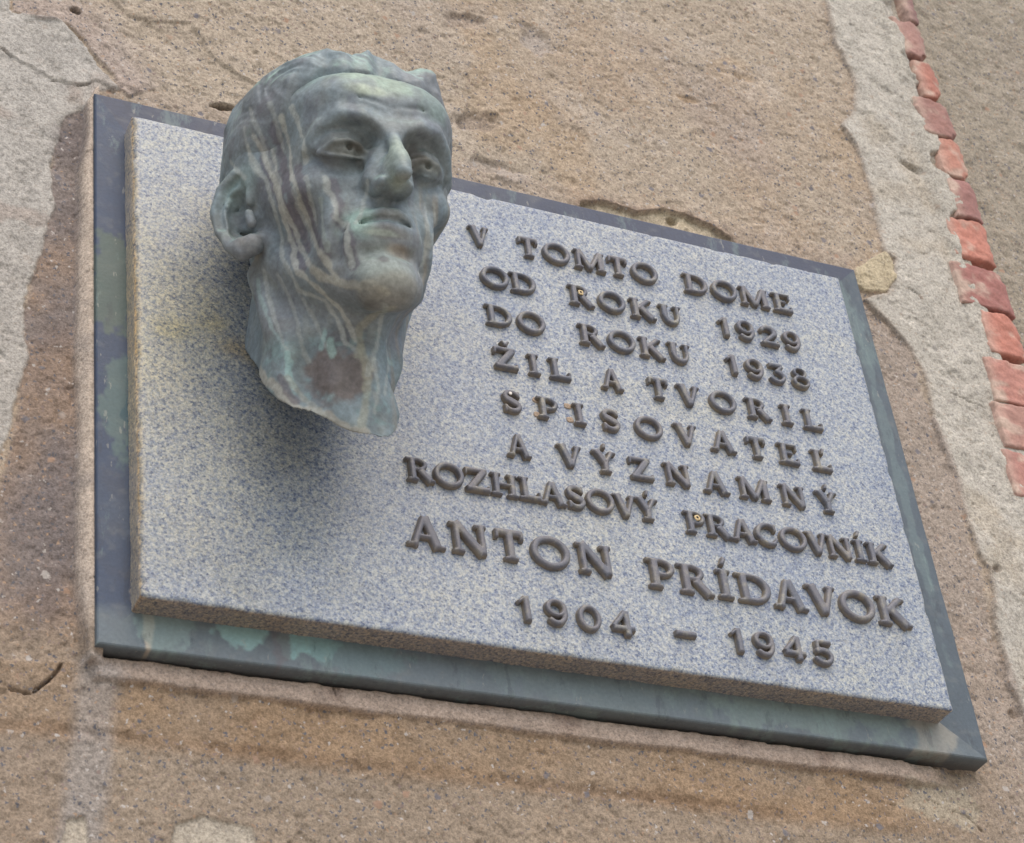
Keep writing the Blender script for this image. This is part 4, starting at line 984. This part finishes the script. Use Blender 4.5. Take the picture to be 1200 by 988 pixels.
def patina(v, n, is_hair=False):
    wn = n @ HR.T
    lo_ = fbm3(v, 14, 3, 71); md = fbm3(v, 45, 4, 72); hi_ = fbm3(v, 170, 2, 73)
    col = np.tile(lin((108, 120, 124)), (len(v), 1))
    def b(mk, c):
        nonlocal col; mk = np.clip(mk, 0, 1)[:, None]; col = col * (1 - mk) + lin(c) * mk
    def sp(c, r, wv_=0.6):
        return sstep(1.15, 0.45, np.sqrt((((v - np.array(c)) / np.array(r)) ** 2).sum(1)) + wv_ * md)
    b(sstep(-0.2, 0.5, lo_) * 0.6, (102, 102, 106))
    b(sstep(0.0, 0.5, md) * 0.4, (104, 104, 100))
    # green-blue bloom where rain washes: upward facing
    b(sstep(0.15, 0.7, wn[:, 2] + 0.5 * md) * 0.55, (112, 134, 128))
    def pline(pxs, wd, c, a_, wob_=0.55, soft=0.25):
        dp = []
        for (a0, b0), (a1, b1) in zip(pxs[:-1], pxs[1:]):
            k_ = max(1, int(math.hypot(a1 - a0, b1 - b0) / 6)); dp += [(a0 + (a1 - a0) * t / k_, b0 + (b1 - b0) * t / k_) for t in range(k_)]
        pl = ray_to_mesh_points(hv, dp + [pxs[-1]]); d = np.full(len(v), 1e9)
        for A_, B_ in zip(pl[:-1], pl[1:]):
            e = B_ - A_; L = max(e @ e, 1e-9); t = np.clip(((v - A_) @ e) / L, 0, 1); d = np.minimum(d, np.linalg.norm(v - A_ - t[:, None] * e, axis=1))
        wd = wd * 1.35; b(sstep(wd * 1.15, wd * .55, d + wd * wob_ * (md + hi_)) * a_ * .9, c)
    if is_hair:
        b(sstep(0.2, 0.7, md + 0.4 * wn[:, 2]) * 0.8, (132, 156, 148)); b(sstep(0.1, 0.5, -md) * 0.4, (84, 78, 84))
        side_streaks(pline)
        return col
    b(sp((-.008, -.085, .062), (.036, .03, .020)) * 0.8, (128, 144, 130)); b(sp((.03, -.08, .05), (.02, .03, .02)) * 0.5, (120, 140, 132))
    b(sp((-.018, -.09, .045), (.018, .03, .006), 0.3) * 0.8, (150, 160, 144))
    b(sstep(0.2, 0.55, fbm3(v * np.array([1, 1, .3]), 95, 3, 79)) * 0.35, (126, 132, 126)); b(sstep(0.2, 0.55, fbm3(v * np.array([1, 1, .3]), 80, 3, 80)) * 0.4, (82, 86, 96))
    # sheltered hollows stay brown, with the shade of the eye sockets painted in
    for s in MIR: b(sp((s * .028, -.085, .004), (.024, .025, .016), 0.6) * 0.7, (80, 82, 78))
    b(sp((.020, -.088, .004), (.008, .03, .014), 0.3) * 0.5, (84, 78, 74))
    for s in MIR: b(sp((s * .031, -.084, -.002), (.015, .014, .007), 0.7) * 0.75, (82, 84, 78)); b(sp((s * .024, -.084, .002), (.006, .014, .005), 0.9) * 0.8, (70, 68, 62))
    b(sp((0, -.105, -.052), (.018, .02, .008), 0.4) * 0.3, (122, 116, 102))
    # nose and muzzle: pale grey green
    b(sp((0, -.110, -.018), (.012, .016, .030), 0.4) * 0.75, (134, 146, 134)); b(sp((.0, -.118, -.038), (.010, .012, .008), 0.3) * 0.35, (140, 138, 120))
    b(sp((-.024, -.09, -.058), (.018, .02, .016), 0.5) * 0.8, (128, 152, 144))
    b(sp((-.006, -.09, -.092), (.026, .03, .020), 0.4) * 0.6, (132, 142, 134)); b(sp((.004, -.09, -.108), (.024, .03, .014), 0.5) * 0.5, (134, 130, 118))
    b(sp((0, -.095, -.066), (.024, .02, .006), 0.4) * 0.3, (120, 112, 98)); b(sp((.010, -.095, -.078), (.012, .02, .007), 0.4) * 0.6, (122, 108, 88))
    b(sp((-.006, -.100, -.068), (.016, .02, .0025), 0.15) * 0.7, (150, 160, 150))
    # shaded far cheek: ochre and blue runs
    xx = v[:, 0] + .004 * md
    right = sstep(.016, .030, v[:, 0]) * sstep(-.010, -.03, v[:, 2])
    b(right * sstep(0.2, 0.8, np.sin(xx * 520 + v[:, 2] * 60 + 3 * lo_)) * 0.35, (130, 116, 96)); b(right * sstep(0.3, 0.9, np.sin(xx * 410 + 2 + v[:, 2] * 40)) * 0.4, (92, 108, 120))
    b(sp((-.004, -.09, -.088), (.005, .02, .004), 0.2) * 0.8, (88, 88, 88)); b(sp((-.012, -.09, -.093), (.004, .02, .004), 0.2) * 0.0, (88, 88, 88))
    # ear
    b(sp((-.080, .012, .0), (.014, .03, .020), 0.3) * 0.6, (116, 134, 130)); b(sp((-.080, .006, -.018), (.010, .012, .018), 0.3) * 0.6, (84, 84, 86)); b(sp((-.074, .004, -.050), (.014, .016, .010), 0.3) * 0.6, (124, 116, 100))
    # underside of the jaw, neck
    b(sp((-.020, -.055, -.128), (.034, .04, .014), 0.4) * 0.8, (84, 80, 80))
    nk = sstep(-.115, -.135, v[:, 2])
    b(nk * sstep(-0.3, 0.4, lo_) * 0.6, (98, 118, 122)); b(nk * sstep(0.15, 0.5, fbm3(v * np.array([1, 1, .22]), 110, 3, 77)) * 0.45, (128, 138, 134)); b(nk * sstep(0.15, 0.5, fbm3(v * np.array([1, 1, .22]), 90, 3, 78)) * 0.45, (84, 92, 98)); b(nk * sstep(0.2, 0.6, hi_ + md) * 0.5, (112, 138, 138))
    # dark brown scab on the throat
    cpt = ray_to_mesh_points(hv, [(398, 436)])[0]
    b(sstep(1.2, 0.7, np.sqrt((((v - cpt) / np.array([.024, .03, .021])) ** 2).sum(1)) + 0.5 * md + 0.3 * hi_) * 0.9, (96, 88, 84))
    side_streaks(pline)
    for pl_ in ([(306, 318), (314, 350), (324, 384), (338, 420)], [(322, 322), (338, 352), (352, 388), (362, 420)], [(352, 352), (368, 378), (378, 404)], [(440, 420), (446, 450), (440, 480)], [(456, 400), (458, 430), (454, 460)], [(428, 214), (424, 240), (418, 258)], [(500, 236), (504, 262), (502, 292), (494, 320)], [(512, 240), (513, 262), (508, 288)]):
        pline(pl_, .0014, T2, .55)
    pline([(382, 205), (387, 227), (395, 248), (400, 262)], .0022, T2, .8); pline([(403, 258), (403, 288), (410, 310)], .0022, T2, .8)
    pline([(373, 235), (375, 261), (377, 280), (385, 296)], .0018, (132, 142, 136), .6)
    pline([(307, 147), (318, 179), (321, 197)], .0016, T1, .7); pline([(300, 158), (313, 195), (318, 212)], .0013, T1, .6)
    pline([(363, 318), (372, 326), (390, 331), (412, 336), (438, 336), (452, 345)], .0028, (138, 138, 128), .85)
    pline([(420, 412), (424, 385), (440, 372), (460, 364)], .0026, (134, 134, 120), .7); pline([(424, 404), (432, 430), (430, 470), (424, 500)], .0026, (136, 136, 120), .6)
    pline([(452, 360), (446, 400), (432, 436)], .0016, T2, .6)
    pline([(299, 328), (303, 350), (310, 368), (322, 393), (331, 413), (337, 435)], .0016, (126, 142, 140), .75)
    pline([(337, 410), (337, 435), (345, 450)], .0022, (134, 164, 162), .7)
    pline([(299, 436), (318, 452), (345, 478), (366, 496), (400, 504), (430, 507)], .0034, (144, 142, 132), .85)
    pline([(337, 440), (350, 455), (363, 470), (379, 490)], .0020, (132, 134, 126), .7)
    pline([(325, 440), (335, 455), (348, 468)], .0024, (86, 82, 86), .8)
    pline([(384, 400), (388, 412)], .0026, (140, 168, 160), .6); pline([(378, 385), (374, 405)], .0020, (132, 158, 154), .6)
    b(sstep(0.45, 0.8, hi_ + 0.3 * md) * 0.25, (140, 148, 142))
    return col
cen = HO
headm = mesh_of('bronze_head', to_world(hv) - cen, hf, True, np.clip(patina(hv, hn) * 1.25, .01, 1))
head = add('bronze_head', headm, M_HEAD); head.location = tuple(cen)
tag(head, 'life size bronze head of a man with green patina and pale drip streaks', 'sculpture')
hair = add('hair', mesh_of('hair', to_world(kv) - cen, kf, True, np.clip(patina(kv, kn, True) * 1.25, .01, 1)), M_HEAD, head)
